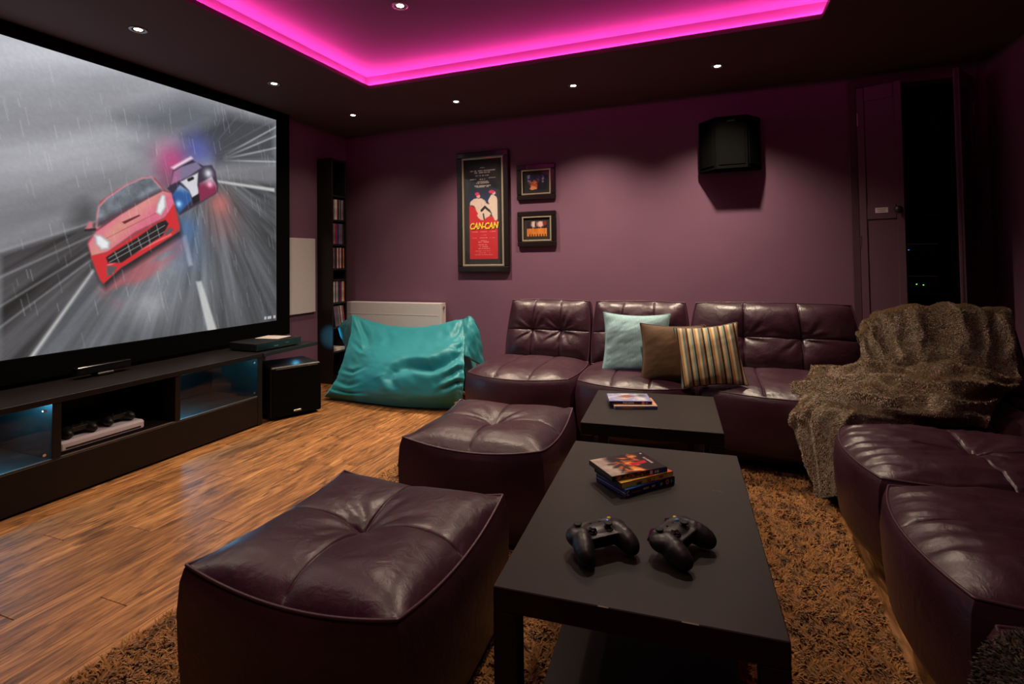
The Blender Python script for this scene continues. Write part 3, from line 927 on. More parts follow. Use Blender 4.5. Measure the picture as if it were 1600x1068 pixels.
pl = empty('disc_player', (-3.13, 2.985, .4945), radians(-4))
tag(pl, 'black disc player box at the right end of the media bench', 'disc player')
MB().box((0, 0, .032), (.28, .40, .052), .003).build('body', M['black'], pl)
MB().box((.1405, 0, .032), (.003, .396, .05), .001).build('front_panel', M['gloss'], pl)
for yy in (.06, .075): MB().cyl((.142, yy, .034), (.144, yy, .034), .004, 12).build('button', M['steel'], pl)
for sx in (-.11, .11):
    for sy in (-.16, .16): MB().cyl((sx, sy, 0), (sx, sy, .006), .014, 12).build('foot', M['grip'], pl)
MB().box((.142, -.03, .024), (.001, .04, .004)).build('logo_strip', M['steel'], pl)
tag(MB().box((0, 0, .002), (.20, .15, .003), .001).build('instruction_leaflet', M['cream'], loc=(-3.14, 3.06, .5535), rot=(0, 0, .15)), 'pale folded leaflet lying on top of the disc player', 'leaflet')
tag(MB().lathe([(.045, 0), (.044, .012), (.037, .028), (.022, .038), (.004, .042)], 24).build('dome_sensor', M['offwhite'], smooth=True, loc=(-3.28, 3.26, .4925)), 'small white dome standing behind the disc player', 'dome')

# subwoofer
a_ = math.atan2(.33, .16)
sw = empty('subwoofer', (-3.005, 3.075, 0), a_ - pi / 2)
tag(sw, 'black cube subwoofer on the floor beside the media bench', 'subwoofer')
# local: +x = front normal after rotation
MB().box((-.01, 0, .195), (.34, .36, .36), .01).build('cabinet', M['black'], sw)
MB().box((.169, 0, .195), (.018, .352, .345), .006).build('grille', M['velvet'], sw)
MB().box((.1795, 0, .362), (.004, .30, .005)).build('trim_strip', M['steel'], sw)
MB().box((.1795, .0, .05), (.003, .055, .014), .001).build('badge', M['steel'], sw)
for sx in (-.13, .13):
    for sy in (-.14, .14): MB().lathe([(.02, 0), (.018, .012), (.012, .016)], 12).build('foot', M['grip'], sw, loc=(sx, sy, 0))

# ------------------------------------------------------------------ media tower with cases
tw = empty('media_tower', (-3.36, 3.985, 0))
tag(tw, 'tall narrow black media tower filled with disc cases in the corner', 'media tower')
tx0, tx1, ty0, ty1, th_ = -3.448, -3.275, 3.885, 4.09, 2.085
part('side_panel', tx0, tx1, ty0, ty0 + .016, 0, th_, M['wenge'], tw); part('side_panel', tx0, tx1, ty1 - .016, ty1, 0, th_, M['black'], tw)
part('back_panel', tx0, tx0 + .006, ty0 + .0165, ty1 - .0165, 0, th_, M['black'], tw)
for z in (.03, .285, .51, .737, .965 - .015, 1.052, 1.278, 1.505, 1.735, 2.07):
    part('shelf', tx0 + .0065, tx1 - .002, ty0 + .0165, ty1 - .0165, z - .008, z + .008, M['black'], tw)
cc = [lin(*c) for c in ((150, 44, 40), (190, 180, 170), (40, 60, 110), (60, 50, 48), (176, 120, 70), (96, 30, 52), (120, 130, 140), (200, 190, 186), (36, 36, 42), (130, 96, 120), (70, 96, 120), (170, 60, 64))]
cmats = [plain('disc case sleeve %d' % i, c, .35, var=.35, scale=22) for i, c in enumerate(cc)]
for z, nm, n in ((1.513, 'top', 11), (1.286, 'second', 11), (1.060, 'third', 11), (.745, 'fourth', 11), (.518, 'lowest', 9)):
    y = ty0 + .020
    for k in range(n):
        t = .0142
        lean = 0
        if nm == 'lowest': lean = radians(-9); y += .0012
        me = MB().box((0, 0, .0955), (.132, t - .0006, .19), .001).build('disc_case', random.choice(cmats), loc=(tx1 - .070 - random.uniform(0, .006), y + t / 2 + (.028 if lean else 0), z + .0006 + (.002 if lean else 0)), rot=(-lean, 0, 0))
        tag(me, 'upright disc case on the %s filled shelf of the black tower' % nm, 'disc case', 'disc cases on the %s shelf of the tower' % nm)
        y += t
tag(MB().box((0, 0, .0142), (.13, .15, .028), .002).build('disc_case', cmats[7], loc=(tx1 - .068, ty0 + .10, .2935)), 'pale disc box lying flat low in the black tower', 'disc case')

# white wall panel
wp = empty('wall_panel', (XL, 3.68, 1.0))
tag(wp, 'blank white panel on the left wall between screen and tower', 'wall panel')
MB().box((.012, 0, 0), (.022, .318, .672), .003).build('face', M['white'], wp)
MB().box((.004, 0, 0), (.007, .300, .655)).build('mounting', M['offwhite'], wp)

# ------------------------------------------------------------------ radiator
ra = empty('radiator', (-2.83, YB - .07, .12))
tag(ra, 'white panel radiator on the back wall behind the teal bean bag', 'radiator')
MB().box((0, -.045, .31), (1.04, .012, .60), .004).build('front_panel', M['white'], ra)
MB().box((0, .035, .31), (1.04, .012, .60), .004).build('rear_panel', M['white'], ra)
MB().box((0, -.005, .606), (1.04, .09, .010), .002).build('top_grille', M['white'], ra)
for s in (-1, 1): MB().box((s * .516, -.005, .31), (.008, .066, .58), .001).build('end_cap', M['white'], ra)
for zz in (.50, .36, .22, .08): MB().box((0, -.0515, zz), (1.0, .002, .005), .0008).build('rib', M['white'], ra)
MB().cyl((.520, -.005, .57), (.53, -.005, .57), .012, 12).build('bleed_valve', M['steel'], ra)
for s in (-1, 1):
    MB().tube([(s * .50, 0, .02), (s * .55, 0, .02), (s * .56, 0, 0), (s * .56, 0, -.12)], .0075, 10).build('pipe', M['white'], ra, True)

# ------------------------------------------------------------------ pictures
def frame_thing(name, label, x0, x1, z0, z1, border, fillet, mount, fn, nx, ny, depth=.03, tilt=0):
    r = empty(name, ((x0 + x1) / 2, YB, (z0 + z1) / 2))
    tag(r, label, 'picture')
    w, h = x1 - x0, z1 - z0
    def ring(w, h, b, y0, y1, nm, mat, bev=.002):
        mb = MB()
        ym, yd = (y0 + y1) / 2, abs(y1 - y0)
        mb.box((0, ym, h / 2 - b / 2), (w, yd, b), bev); mb.box((0, ym, -h / 2 + b / 2), (w, yd, b), bev)
        mb.box((-w / 2 + b / 2, ym, 0), (b, yd, h - 2 * b), bev); mb.box((w / 2 - b / 2, ym, 0), (b, yd, h - 2 * b), bev)
        return mb.build(nm, mat, r)
    ring(w, h, border, -depth, -.001, 'frame', M['frame'], .006)
    w2, h2 = w - 2 * border, h - 2 * border
    ring(w2, h2, fillet, -depth + .004, -.004, 'gilt_fillet', M['fillet'], .002)
    w3, h3 = w2 - 2 * fillet, h2 - 2 * fillet
    MB().box((0, -.010, 0), (w3, .004, h3)).build('mount', M['mat'], r)
    w4, h4 = w3 - 2 * mount, h3 - 2 * mount
    U, V = np.meshgrid(np.linspace(0, 1, nx), np.linspace(0, 1, ny))
    P = np.stack([(U - .5) * w4, np.full(U.shape, -.0126), (V - .5) * h4], -1)
    grid_obj('print', P, M['print'], r, False, colors=to_lin(np.clip(fn(U, V, w4 / h4), 0, 255)))
    MB().box((0, -.0165, 0), (w3, .0012, h3)).build('glazing', M['clear'], r)
    return r, w4, h4
def ell(U, V, a, cx, cy, rx, ry, rot=0):
    x, y = (U - cx) * a, V - cy
    c, s = cos(rot), sin(rot)
    X, Y = x * c + y * s, -x * s + y * c
    return (np.hypot(X / rx, Y / ry) - 1) * min(rx, ry)
def line_text(img, U, V, a, y, h, x0, x1, col, seed, al=.8):
    m = (np.abs(V - y) < h / 2) & (U > x0) & (U < x1)
    t = vnoise(U * 46, V * 0 + y * 300, seed) > .34
    return lay(img, col, m * t * al)
def poster(U, V, a):
    g = np.zeros(U.shape + (3,)) + np.array([17, 16, 28])
    g = lay(g, (24, 34, 78), np.exp(-((V - .64) / .09) ** 2) * .95)
    gnd = .50 + .07 * (1 - smooth01(0, .5, U)) - .05 * smooth01(.3, .8, U)
    g = lay(g, (206, 36, 44), soft((V - gnd), .006))
    g = lay(g, (214, 60, 62), .45 * smooth01(.45, .0, V) * fbm(U * 5, V * 12, 3))
    wh = (226, 205, 190)
    # left dancer: ruffled skirt sweep and leg
    n = (fbm(U * 12, V * 26, 5) - .5) * .02
    for (cx, cy, rx, ry, rot) in ((.22, .615, .06, .03, .3), (.40, .58, .12, .035, -.25), (.47, .545, .13, .045, -.5), (.33, .60, .09, .04, 0), (.10, .60, .035, .022, .8),
                                  (.50, .47, .07, .055, .5), (.62, .545, .09, .03, -.2), (.46, .515, .10, .05, -.6)):
        g = lay(g, wh, soft(ell(U, V, a, cx, cy, rx, ry, rot) + n, .004) * .95)
    g = lay(g, (176, 150, 140), .5 * soft(ell(U, V, a, .43, .56, .10, .03, -.4), .02) * (fbm(U * 16, V * 22, 8) > .52))
    for (p, q_, w) in (((.44, .512), (.56, .548), .013), ((.56, .548), (.72, .505), .011), ((.70, .51), (.91, .435), .006), ((.50, .475), (.53, .42), .007)):
        x, y = (U - p[0]) * a, V - p[1]; ex, ey = (q_[0] - p[0]) * a, q_[1] - p[1]
        h = np.clip((x * ex + y * ey) / (ex * ex + ey * ey), 0, 1)
        g = lay(g, (22, 18, 22), soft(np.hypot(x - ex * h, y - ey * h) - w, .003))
    g = lay(g, (222, 170, 150), soft(ell(U, V, a, .33, .665, .022, .02), .004)); g = lay(g, (214, 40, 84), soft(ell(U, V, a, .29, .69, .026, .018), .004))
    # right dancer
    for (cx, cy, rx, ry, rot) in ((.86, .60, .05, .07, .1), (.92, .52, .045, .09, 0), (.80, .615, .045, .03, .5), (.95, .45, .03, .05, 0)):
        g = lay(g, wh, soft(ell(U, V, a, cx, cy, rx, ry, rot) + n, .004))
    g = lay(g, (222, 176, 156), soft(ell(U, V, a, .88, .69, .02, .02), .004)); g = lay(g, (214, 40, 84), soft(ell(U, V, a, .80, .705, .034, .018), .004))
    for i, (y, h, x0, x1) in enumerate(((.965, .010, .40, .56), (.935, .012, .04, .94), (.915, .012, .2, .76), (.883, .012, .24, .72), (.845, .009, .02, .26), (.842, .009, .38, .58), (.855, .009, .66, .95),
                                        (.82, .012, .3, .68), (.805, .012, .26, .72), (.775, .012, .2, .8), (.762, .012, .24, .7))):
        g = line_text(g, U, V, a, y, h, x0, x1, (196, 180, 172), 40 + i, .75)
    for i, (y, h, x0, x1) in enumerate(((.288, .008, .1, .3), (.288, .008, .38, .62), (.288, .008, .72, .94), (.252, .008, .4, .6), (.225, .010, .36, .64), (.222, .008, .1, .26), (.222, .008, .72, .9),
                                        (.195, .009, .40, .6), (.178, .012, .30, .68), (.15, .008, .3, .7), (.13, .008, .34, .66), (.11, .008, .28, .72), (.085, .008, .2, .8), (.066, .008, .26, .74), (.045, .008, .18, .82))):
        g = line_text(g, U, V, a, y, h, x0, x1, (236, 168, 160), 80 + i, .6)
    return g
def stage_a(U, V, a):
    g = np.zeros(U.shape + (3,)) + np.array([22, 20, 38])
    g = lay(g, (40, 40, 130), .8 * np.exp(-((V - .72) / .22) ** 2) * smooth01(.2, .5, fbm(U * 4, V * 4, 2)))
    for (cx, cy, rx, ry, c) in ((.38, .30, .26, .28, (226, 96, 44)), (.32, .12, .20, .14, (246, 170, 120)), (.45, .48, .12, .10, (240, 140, 70)), (.60, .62, .07, .16, (150, 70, 66)),
                                (.10, .75, .05, .14, (200, 200, 220)), (.84, .65, .05, .22, (190, 170, 190)), (.20, .5, .06, .12, (190, 110, 90))):
        g = lay(g, c, soft(ell(U, V, a, cx, cy, rx, ry) + (fbm(U * 10, V * 10, 7) - .5) * .25, .04) * .9)
    return g
def stage_b(U, V, a):
    g = np.zeros(U.shape + (3,)) + np.array([40, 26, 34])
    g = lay(g, (222, 196, 190), soft(ell(U, V, a, .36, .80, .20, .26), .08)); g = lay(g, (236, 190, 180), soft(ell(U, V, a, .68, .80, .22, .22), .08))
    g = lay(g, (30, 20, 26), soft(ell(U, V, a, .44, .78, .05, .22), .03)); g = lay(g, (130, 52, 46), soft(ell(U, V, a, .90, .86, .14, .16), .04))
    st = vnoise(U * 16, V * 2, 6)
    col = np.stack([176 + 70 * st, 96 + 60 * st, 36 + 30 * st], -1)
    m = soft(V - .52 - .06 * (vnoise(U * 9, V * 0, 4) - .3), .02)[..., None]
    g = g * (1 - m) + col * m
    for i in range(7):
        g = lay(g, (40, 22, 22), soft(ell(U, V, a, .1 + i * .135, .56 + .04 * (i % 2), .035, .05), .015))
        g = lay(g, (36, 18, 16), soft(ell(U, V, a, .14 + i * .13, .07, .04, .08), .02) * .85)
    return g
po, pw4, ph4 = frame_thing('framed_poster', 'tall framed CAN-CAN theatre poster on the back wall', -2.182, -1.673, 1.012, 2.098, .052, .016, .048, poster, 110, 300, .034)
for body, cx, rot in (('CAN', -.262, .06), ('-', .005, .0), ('CAN', .27, .06)):
    for (dx, dz, dy, mt) in ((.006, -.006, -.0133, M['black']), (0, 0, -.0142, M['yellow'])):
        text_mesh(body, .072, mt, 'lettering', po, Matrix.Translation((cx * pw4 + dx, dy, -.153 * ph4 + dz)) @ Matrix.Rotation(pi / 2, 4, 'X') @ Matrix.Rotation(rot * .6, 4, 'Z') @ Matrix.Diagonal((.86, 1.08, 1, 1)), .0003, .25, offset=.0028)
frame_thing('framed_photo', 'upper small framed blue and orange stage photo beside the poster', -1.598, -1.245, 1.636, 1.943, .044, .012, .030, stage_a, 70, 56, .03)
frame_thing('framed_photo', 'lower small framed golden stage photo beside the poster', -1.598, -1.245, 1.232, 1.535, .044, .012, .030, stage_b, 70, 56, .03)

# ------------------------------------------------------------------ wall speaker
sp = empty('wall_speaker', (.13, YB, 1.955))
tag(sp, 'black wedge-sided surround speaker hung high on the back wall', 'speaker')
pf = [(-.215, -.0), (-.215, -.055), (-.095, -.20), (.115, -.20), (.215, -.055), (.215, -.0)]
MB().prism([(x, y) for x, y in pf], -.19, .19).build('cabinet', M['velvet'], sp)
MB().box((.01, -.2015, 0), (.18, .006, .33), .002).build('grille', M['velvet'], sp)
for s in (-1, 1):
    ang = math.atan2(.145, .11 if s < 0 else .10)
    mb = MB().box((0, 0, 0), (.14, .006, .33), .002)
    mb.build('side_grille', M['velvet'], sp, loc=(-.157 if s < 0 else .167, -.130, 0), rot=(0, 0, -math.atan2(.145, .12) if s < 0 else math.atan2(.145, .10)))
MB().box((.01, -.2050, .155), (.05, .002, .012)).build('badge', M['mat'], sp)

# ------------------------------------------------------------------ cupboard doors and equipment
jm = MB()
jm.box((DX0 - .02, YB - .008, DZ / 2), (.05, .03, DZ), .003); jm.box((DX1 + .02, YB - .008, DZ / 2), (.05, .03, DZ), .003)
jm.box(((DX0 + DX1) / 2, YB - .008, DZ + .02), (DX1 - DX0 + .09, .03, .05), .003)
struct(jm.build('trim_2', M['door']))
def leaf(name, hinge, ang, w, flip, plate):
    r = empty(name, (hinge[0], hinge[1], .012), ang)
    struct(r)
    h = 2.27; t = .034; s = 1 if not flip else -1
    MB().box((s * w / 2, 0, h / 2), (w, t * .5, h)).build('panel', M['door'], r)
    for xx in (.022, w - .022): MB().box((s * xx, 0, h / 2), (.044, t, h), .003).build('stile', M['door'], r)
    for zz, hh in ((.06, .12), (1.40, .10), (h - .05, .10)): MB().box((s * w / 2, 0, zz), (w - .09, t, hh), .003).build('rail', M['door'], r)
    for zz in (.25, 1.2, 2.05): MB().box((s * .004, -.0, zz), (.006, t + .008, .09)).build('hinge', M['steel'], r)
    if plate:
        MB().box((s * w * .50, -t / 2 - .001, 1.41), (.072, .002, .034)).build('name_plate', M['cream'], r)
        for i in range(2):
            MB().box((s * w * .50, -t / 2 - .0022, 1.417 - i * .013), (.056 - .012 * i, .0006, .004)).build('engraving', M['edge'], r)
        k = MB().lathe([(.012, 0), (.010, .012), (.012, .02), (.024, .030), (.026, .042), (.018, .052), (.002, .055)], 18)
        k.build('knob', M['black'], r, True, loc=(s * (w - .03), -t / 2, 1.405), rot=(pi / 2, 0, 0))
    return r
leaf('door_1', (DX0 + .006, YB - .03), radians(-22), .255, False, True)
leaf('door_2', (DX1 - .004, YB - .03), radians(58), .30, True, False)
cup = MB()
d0 = YB + T
slab(DX0 - .1, DX1 + .1, d0 + .6, d0 + .65, 0, 2.4, cup); slab(DX0 - .15, DX0 - .1, d0, d0 + .65, 0, 2.4, cup); slab(DX1 + .1, DX1 + .15, d0, d0 + .65, 0, 2.4, cup)
slab(DX0 - .15, DX1 + .15, d0, d0 + .65, 2.4, 2.45, cup); slab(DX0 - .15, DX1 + .15, YB, d0 + .65, -.05, -.0, cup)
struct(cup.build('wall_cupboard', M['black']))
for i, z in enumerate((.55, .85, 1.10, 1.40)):
    struct(MB().box(((DX0 + DX1) / 2, d0 + .3, z - .01), (DX1 - DX0 + .19, .5, .02), .002).build('trim_%d' % (i + 3), M['black']))
for z, h, leds, lab in ((.85, .12, [(.10, .05, 'green'), (-.04, .06, 'green'), (.06, .055, 'green')], 'dark amplifier with green indicator lights inside the open cupboard'),
                        (1.10, .10, [(.02, .05, 'blue')], 'dark receiver with a pale edge and blue light inside the open cupboard'),
                        (.55, .09, [(.09, .04, 'blue'), (.07, .04, 'blue')], 'dark box with two blue lights low inside the open cupboard')):
    e_ = box_thing('av_unit', lab, 'av unit', (1.285, d0 + .25, z + .0005), (.40, .32, h), M['black'], .003)
    for (lx, lz, m) in leds: MB().box((lx, -.1615, lz), (.007, .002, .005)).build('indicator', M[m], e_)
    MB().box((0, -.161, h - .008), (.38, .002, .006)).build('trim_strip', M['steel'], e_)

# ------------------------------------------------------------------ padded leather furniture
def ulist(n, seams, lo=-1, hi=1, fine=(.004, .010, .018, .03)):
    u = set(np.round(np.linspace(lo, hi, n), 5))
    for s in seams:
        u = {x for x in u if abs(x - s) > .045}
        u.add(round(s, 5))
        for f in fine: u.add(round(s - f, 5)); u.add(round(s + f, 5))
    # rounded border
    for f in (.995, .985, .97, .95, .92, .88): u.add(f * hi); u.add(f * lo)
    return np.array(sorted(u))

def padded(parent, names, w, d, h, z0=0.0, crown=.03, k=.12, seams_u=(), seams_v=(), tufts=(), bow=0.0, taper=0.0, corner=.0,
           edge_dip=0.0, groove=.006, valley=.012, wrinkle=.003, bulge=.012, seed=0, mat=None, p=7, n=64, Mx=None, pipe=.0042, radial=.0, long_w=0.0, base=True, tuftd=.03):
    """cover (top skin with stitched grooves, tufts and creases) + body (sides) + piping"""
    mat = mat or M['leather']
    us, vs = ulist(n, seams_u), ulist(n, seams_v)
    U, V = np.meshgrid(us, vs)
    X = U * np.sqrt(1 - k * V ** 2 / 2) * w / 2
    Y = V * np.sqrt(1 - k * U ** 2 / 2) * d / 2
    fr_ = np.clip(-V, 0, 1)
    Y = Y - bow * (1 - U ** 2) * fr_ ** 1.5
    X = X * (1 + taper * V)
    e = (1 - np.abs(U) ** p) * (1 - np.abs(V) ** p)
    Z = crown * e
    Z += corner * (U ** 2) * (V ** 2) - edge_dip * (np.abs(U) ** 4 * (1 - V ** 2) + np.abs(V) ** 4 * (1 - U ** 2))
    inn = np.clip(e * 2.5, 0, 1)
    for s in seams_u:
        dd = (U - s) * w / 2
        Z -= inn * (groove * np.exp(-(dd / .004) ** 2) + valley * np.exp(-np.abs(dd) / .035))
    for s in seams_v:
        dd = (V - s) * d / 2
        Z -= inn * (groove * np.exp(-(dd / .004) ** 2) + valley * np.exp(-np.abs(dd) / .035))
    for (tu, tv) in tufts:
        dx, dy = (U - tu) * w / 2, (V - tv) * d / 2
        r = np.hypot(dx, dy); th = np.arctan2(dy, dx)
        Z -= tuftd * np.exp(-(r / .075) ** 1.2)
        wob = vnoise(th * 3 + 9, r * 9, seed + 3)
        Z += radial * np.exp(-(r / .12) ** 2) * np.clip(r / .03, 0, 1) * np.sin(th * 7 + 5 * wob)
    Z += inn * wrinkle * (fbm(X * 9 + seed * 3.1, Y * 9, seed, 4) - .5) * 2
    if long_w:
        q = fbm(Y * 2.6 + seed, (X + .35 * Y * Y + .1 * Y) * 15, seed + 8, 3)
        Z += inn * long_w * (np.clip(1 - np.abs(q - .5) * 5, 0, 1) ** 2)
    P = np.stack([X, Y, h + Z], -1)
    def tf(A):
        if Mx is None: return A
        R = np.array(Mx)
        return A @ R[:3, :3].T + R[:3, 3]
    cov = grid_obj(names[0], tf(P), mat, parent)
    # border loop
    lp = np.concatenate([P[0, :], P[1:, -1], P[-1, -2::-1], P[-2:0:-1, 0]], 0)
    nloop = len(lp)
    if base:
        rings = []
        cen = lp[:, :2].mean(0)
        for q, (fz, fb) in enumerate(((0, .0), (.02, .25), (.1, .7), (.3, 1.0), (.6, .8), (.9, .35), (1.0, -.3))):
            R = lp.copy()
            dirv = lp[:, :2] - cen
            dirv = dirv / np.maximum(np.abs(dirv).max(0), 1e-6)
            ln = np.linalg.norm(dirv, axis=1, keepdims=True)
            R[:, :2] = lp[:, :2] + dirv / np.maximum(ln, .3) * bulge * fb
            R[:, 2] = lp[:, 2] * (1 - fz) + z0 * fz
            rings.append(R)
        V3 = np.concatenate(rings, 0)
        fs = []
        for i in range(len(rings) - 1):
            for j in range(nloop):
                l = (j + 1) % nloop
                fs.append((i * nloop + j, (i + 1) * nloop + j, (i + 1) * nloop + l, i * nloop + l))
        fs.append(tuple((len(rings) - 1) * nloop + j for j in range(nloop))[::-1])
        mesh_obj(names[1], tf(V3), fs, mat, parent, True)
    if pipe:
        L_ = lp[::2] + np.array([0, 0, .0005])
        mb = MB().tube([tuple(x) for x in tf(L_)], pipe, 6, closed=True)
        mb.build('piping', M['pipe'], parent, True)
    return cov

def ottoman(loc, rz, label, seed):
    r = empty('ottoman', loc, rz)
    tag(r, label, 'ottoman', 'leather ottomans')
    padded(r, ('top_cushion', 'body'), .60, .60, .372, z0=.028, crown=.052, k=.10, seams_u=(0.0,), seams_v=(0.0,), tufts=((0, 0),), corner=.020, edge_dip=.012,
           groove=.005, valley=.006, wrinkle=.0035, bulge=.02, seed=seed, radial=.004, n=70, tuftd=.045)
    for sx in (-1, 1):
        for sy in (-1, 1):
            MB().lathe([(.022, 0), (.024, .03)], 14).build('foot', M['black'], r, loc=(sx * .22, sy * .22, 0))
    MB().lathe([(.011, -.004), (.012, .0), (.009, .004), (.002, .006)], 16).build('button', M['pipe'], r, True, loc=(0, 0, .372 + .052 - .058))
    return r
ottoman((-.905, 1.195, 0.012), radians(1), 'plum leather ottoman with crossed seams nearest the camera', 1)
ottoman((-.925, 2.150, 0.012), radians(3), 'plum leather ottoman with crossed seams farther away, by the small table', 5)

def sofa_unit(name, loc, rz, w, label, seed, depth=.58, seat_h=.418, back_w=None, back_h=.46, seat_seams=(-.33, .33), back_seams=(-.34, .34), bow=.095,
              tilt=17, back_len=None, back_off=0.0, seat_tufts=(), long_w=0.0, back=True, grad=0, bt=None, seat_v=(), front_over=0.0, back_y=.31):
    """local: sitter faces -y; origin on the floor at the middle of the seat"""
    r = empty(name, loc, rz)
    tag(r, label, 'sofa unit', 'modular leather sofa units')
    padded(r, ('seat_cushion', 'seat_body'), w, depth, seat_h - .02, z0=.10, crown=.046, k=.26, seams_u=seat_seams, seams_v=seat_v, tufts=seat_tufts, bow=bow, groove=.005, valley=.007,
           wrinkle=.006, bulge=.022, seed=seed, n=66, long_w=long_w, radial=.004, p=6, tuftd=.022)
    MB().box((0, .03, .055), (w - .05, depth - .06, .09), .02).build('base_plinth', M['leather'], r)
    for sx in (-1, 1):
        for sy in (-1, 1): MB().lathe([(.02, 0), (.022, .02)], 12).build('foot', M['black'], r, loc=(sx * (w / 2 - .08), sy * (depth / 2 - .1), 0))
    if back:
        bw = back_w or w - .03
        t = radians(tilt)
        hb = back_h
        # local backrest frame: x along, y up the back, z towards the sitter
        B = Matrix(((1, 0, 0), (0, sin(t), -cos(t)), (0, cos(t), sin(t)))).to_4x4()
        B.translation = Vector((back_off, back_y, .372)) + Vector((0, sin(t), cos(t))) * (hb / 2) + Vector((0, cos(t), -sin(t))) * .11
        padded(r, ('backrest_cushion', 'backrest_body'), bw, hb, .095, z0=-.045, crown=.068, k=.16, seams_u=back_seams, seams_v=(.0,), tufts=bt if bt is not None else [(s, 0) for s in back_seams],
               groove=.006, valley=.010, wrinkle=.005, bulge=.01, seed=seed + 31, n=66, Mx=B, taper=-.03, radial=.006, p=5, corner=.004)
    return r
# back row, left to right
sofa_unit('sofa_unit', (-1.145, 3.275, .012), 0, .70, 'narrow plum leather sofa unit at the left end of the back row', 2, back_w=.625, back_off=.0)
sofa_unit('sofa_unit', (-.445, 3.275, .012), 0, .665, 'plum leather sofa unit with the pale blue cushion on it', 9, back_w=.645, back_off=-.045)
sofa_unit('sofa_unit', (.372, 3.29, .012), 0, .94, 'wide plum leather sofa unit with the striped cushion on it', 14, back_w=.965, back_off=-.04, seat_seams=(-.33, .33), back_h=.46)
# corner, mostly under the throw
sofa_unit('sofa_unit', (1.17, 3.05, .012), 0, .62, 'corner sofa unit hidden under the brown fur throw', 21, back_w=.60, back_h=.43, depth=.66, seat_h=.385, bow=.0, back_y=.33)
# right row faces the screen (-x)
sofa_unit('sofa_unit', (.80, 2.305, .012), radians(-90), .60, 'creased plum leather sofa unit of the right row beside the throw', 27, depth=.66, seat_h=.405, bow=.03, seat_tufts=((0.0, .1),), seat_seams=(0.0,), seat_v=(.1,), long_w=.010, back_w=.58)
sofa_unit('sofa_unit', (.805, 1.68, .012), radians(-90), .62, 'creased plum leather sofa unit of the right row nearest the camera', 33, depth=.66, seat_h=.405, bow=.03, seat_tufts=((0.0, .1),), seat_seams=(0.0,), seat_v=(.1,), long_w=.009, back_w=.60)
sofa_unit('sofa_unit', (.80, 1.02, .012), radians(-90), .62, 'plum leather sofa unit of the right row below the frame corner', 39, depth=.64, seat_h=.40, bow=.02, seat_seams=(0.0,), back_w=.60)

# ------------------------------------------------------------------ coffee tables
def lack(name, w, d, loc, rz, label, shelf=True):
    r = empty(name, loc, rz)
    tag(r, label, 'table', 'black-brown tables')
    lw = .05
    MB().box((0, 0, .4135), (w, d, .05), .0018).build('table_top', M['wenge'], r)
    for sx in (-1, 1):
        for sy in (-1, 1):
            MB().box((sx * (w / 2 - lw / 2), sy * (d / 2 - lw / 2), .194), (lw, lw, .388), .0012).build('leg', M['wenge'], r)
    if shelf: MB().box((0, 0, .11), (w - .012 - 2 * lw * 0 - .10, d - .10, .016), .001).build('shelf', M['wenge'], r)
    return r
cx_ = (-.435 + .115 - .498 + .056) / 4; cy_ = (1.008 + 1.036 + 1.905 + 1.929) / 4
t1 = lack('coffee_table', .553, .897, (cx_, cy_, .0115), radians(3.3), 'long black-brown coffee table with controllers and films on it')
for (ex, ey, ww) in ((.277, .12, .014), (.277, -.05, .008), (-.05, -.449, .02), (.11, -.449, .03), (.277, -.13, .01)):
    MB().box((ex, ey, .4381), (.003, ww, .0015) if abs(ex) > .2 else (ww, .003, .0015)).build('edge_chip', M['edge'], t1)
for (ex, ey, ww) in ((.115, .30, .003), (.20, .145, .012), (.185, .145, .006)):
    MB().box((ex, ey, .43855), (ww, .002, .0003)).build('scratch', M['edge'], t1)
cx2 = (-.528 + .026 - .57 - .012) / 4; cy2 = (2.128 + 2.158 + 2.671 + 2.685) / 4
t2 = lack('side_table', .552, .545, (cx2, cy2, .0115), radians(4), 'small square black-brown table in front of the sofa', False)
for (ex, ey, ww) in ((-.02, -.2725, .10), (.06, -.2725, .03), (-.24, -.19, .006)):
    MB().box((ex, ey, .4381), (ww, .003, .0015)).build('edge_chip', M['edge'], t2)

# ------------------------------------------------------------------ films on the tables
def film(loc, rz, t, label, group, cover, spine, case, text=None, tcol='cream', w=.19, d=.135):
    r = empty('film_case', loc, rz)
    tag(r, label, 'film case', group)
    MB().box((0, 0, t / 2), (w, d, t - .0008), .0012).build('case', case, r)
    MB().box((0, .0012, t / 2), (w + .0006, d + .0004, .0008)).build('lid_seam', M['cream'] if case is M['bluecase'] else M['edge'], r)
    U, V = np.meshgrid(np.linspace(0, 1, 72), np.linspace(0, 1, 52))
    P = np.stack([(U - .5) * (w - .004), (V - .5) * (d - .004), np.full(U.shape, t + .0002)], -1)
    grid_obj('cover_sleeve', P, M['gprint'], r, False, colors=to_lin(np.clip(cover(U, V), 0, 255)))
    U, V = np.meshgrid(np.linspace(0, 1, 80), np.linspace(0, 1, 8))
    P = np.stack([(U - .5) * (w - .004), np.full(U.shape, -d / 2 - .0005), V * (t - .0024) + .0012], -1)
    grid_obj('spine_sleeve', P, M['gprint'], r, False, colors=to_lin(np.clip(spine(U, V), 0, 255)))
    if text:
        text_mesh(text, .0135, M[tcol], 'lettering', r, Matrix.Translation((-.01, -d / 2 - .0011, t / 2)) @ Matrix.Rotation(pi / 2, 4, 'X') @ Matrix.Diagonal((1.2, .9, 1, 1)), .0002, 0)
    return r
a9 = .19 / .135
def blank(U, c): return np.zeros(U.shape + (3,)) + np.array(c, float)
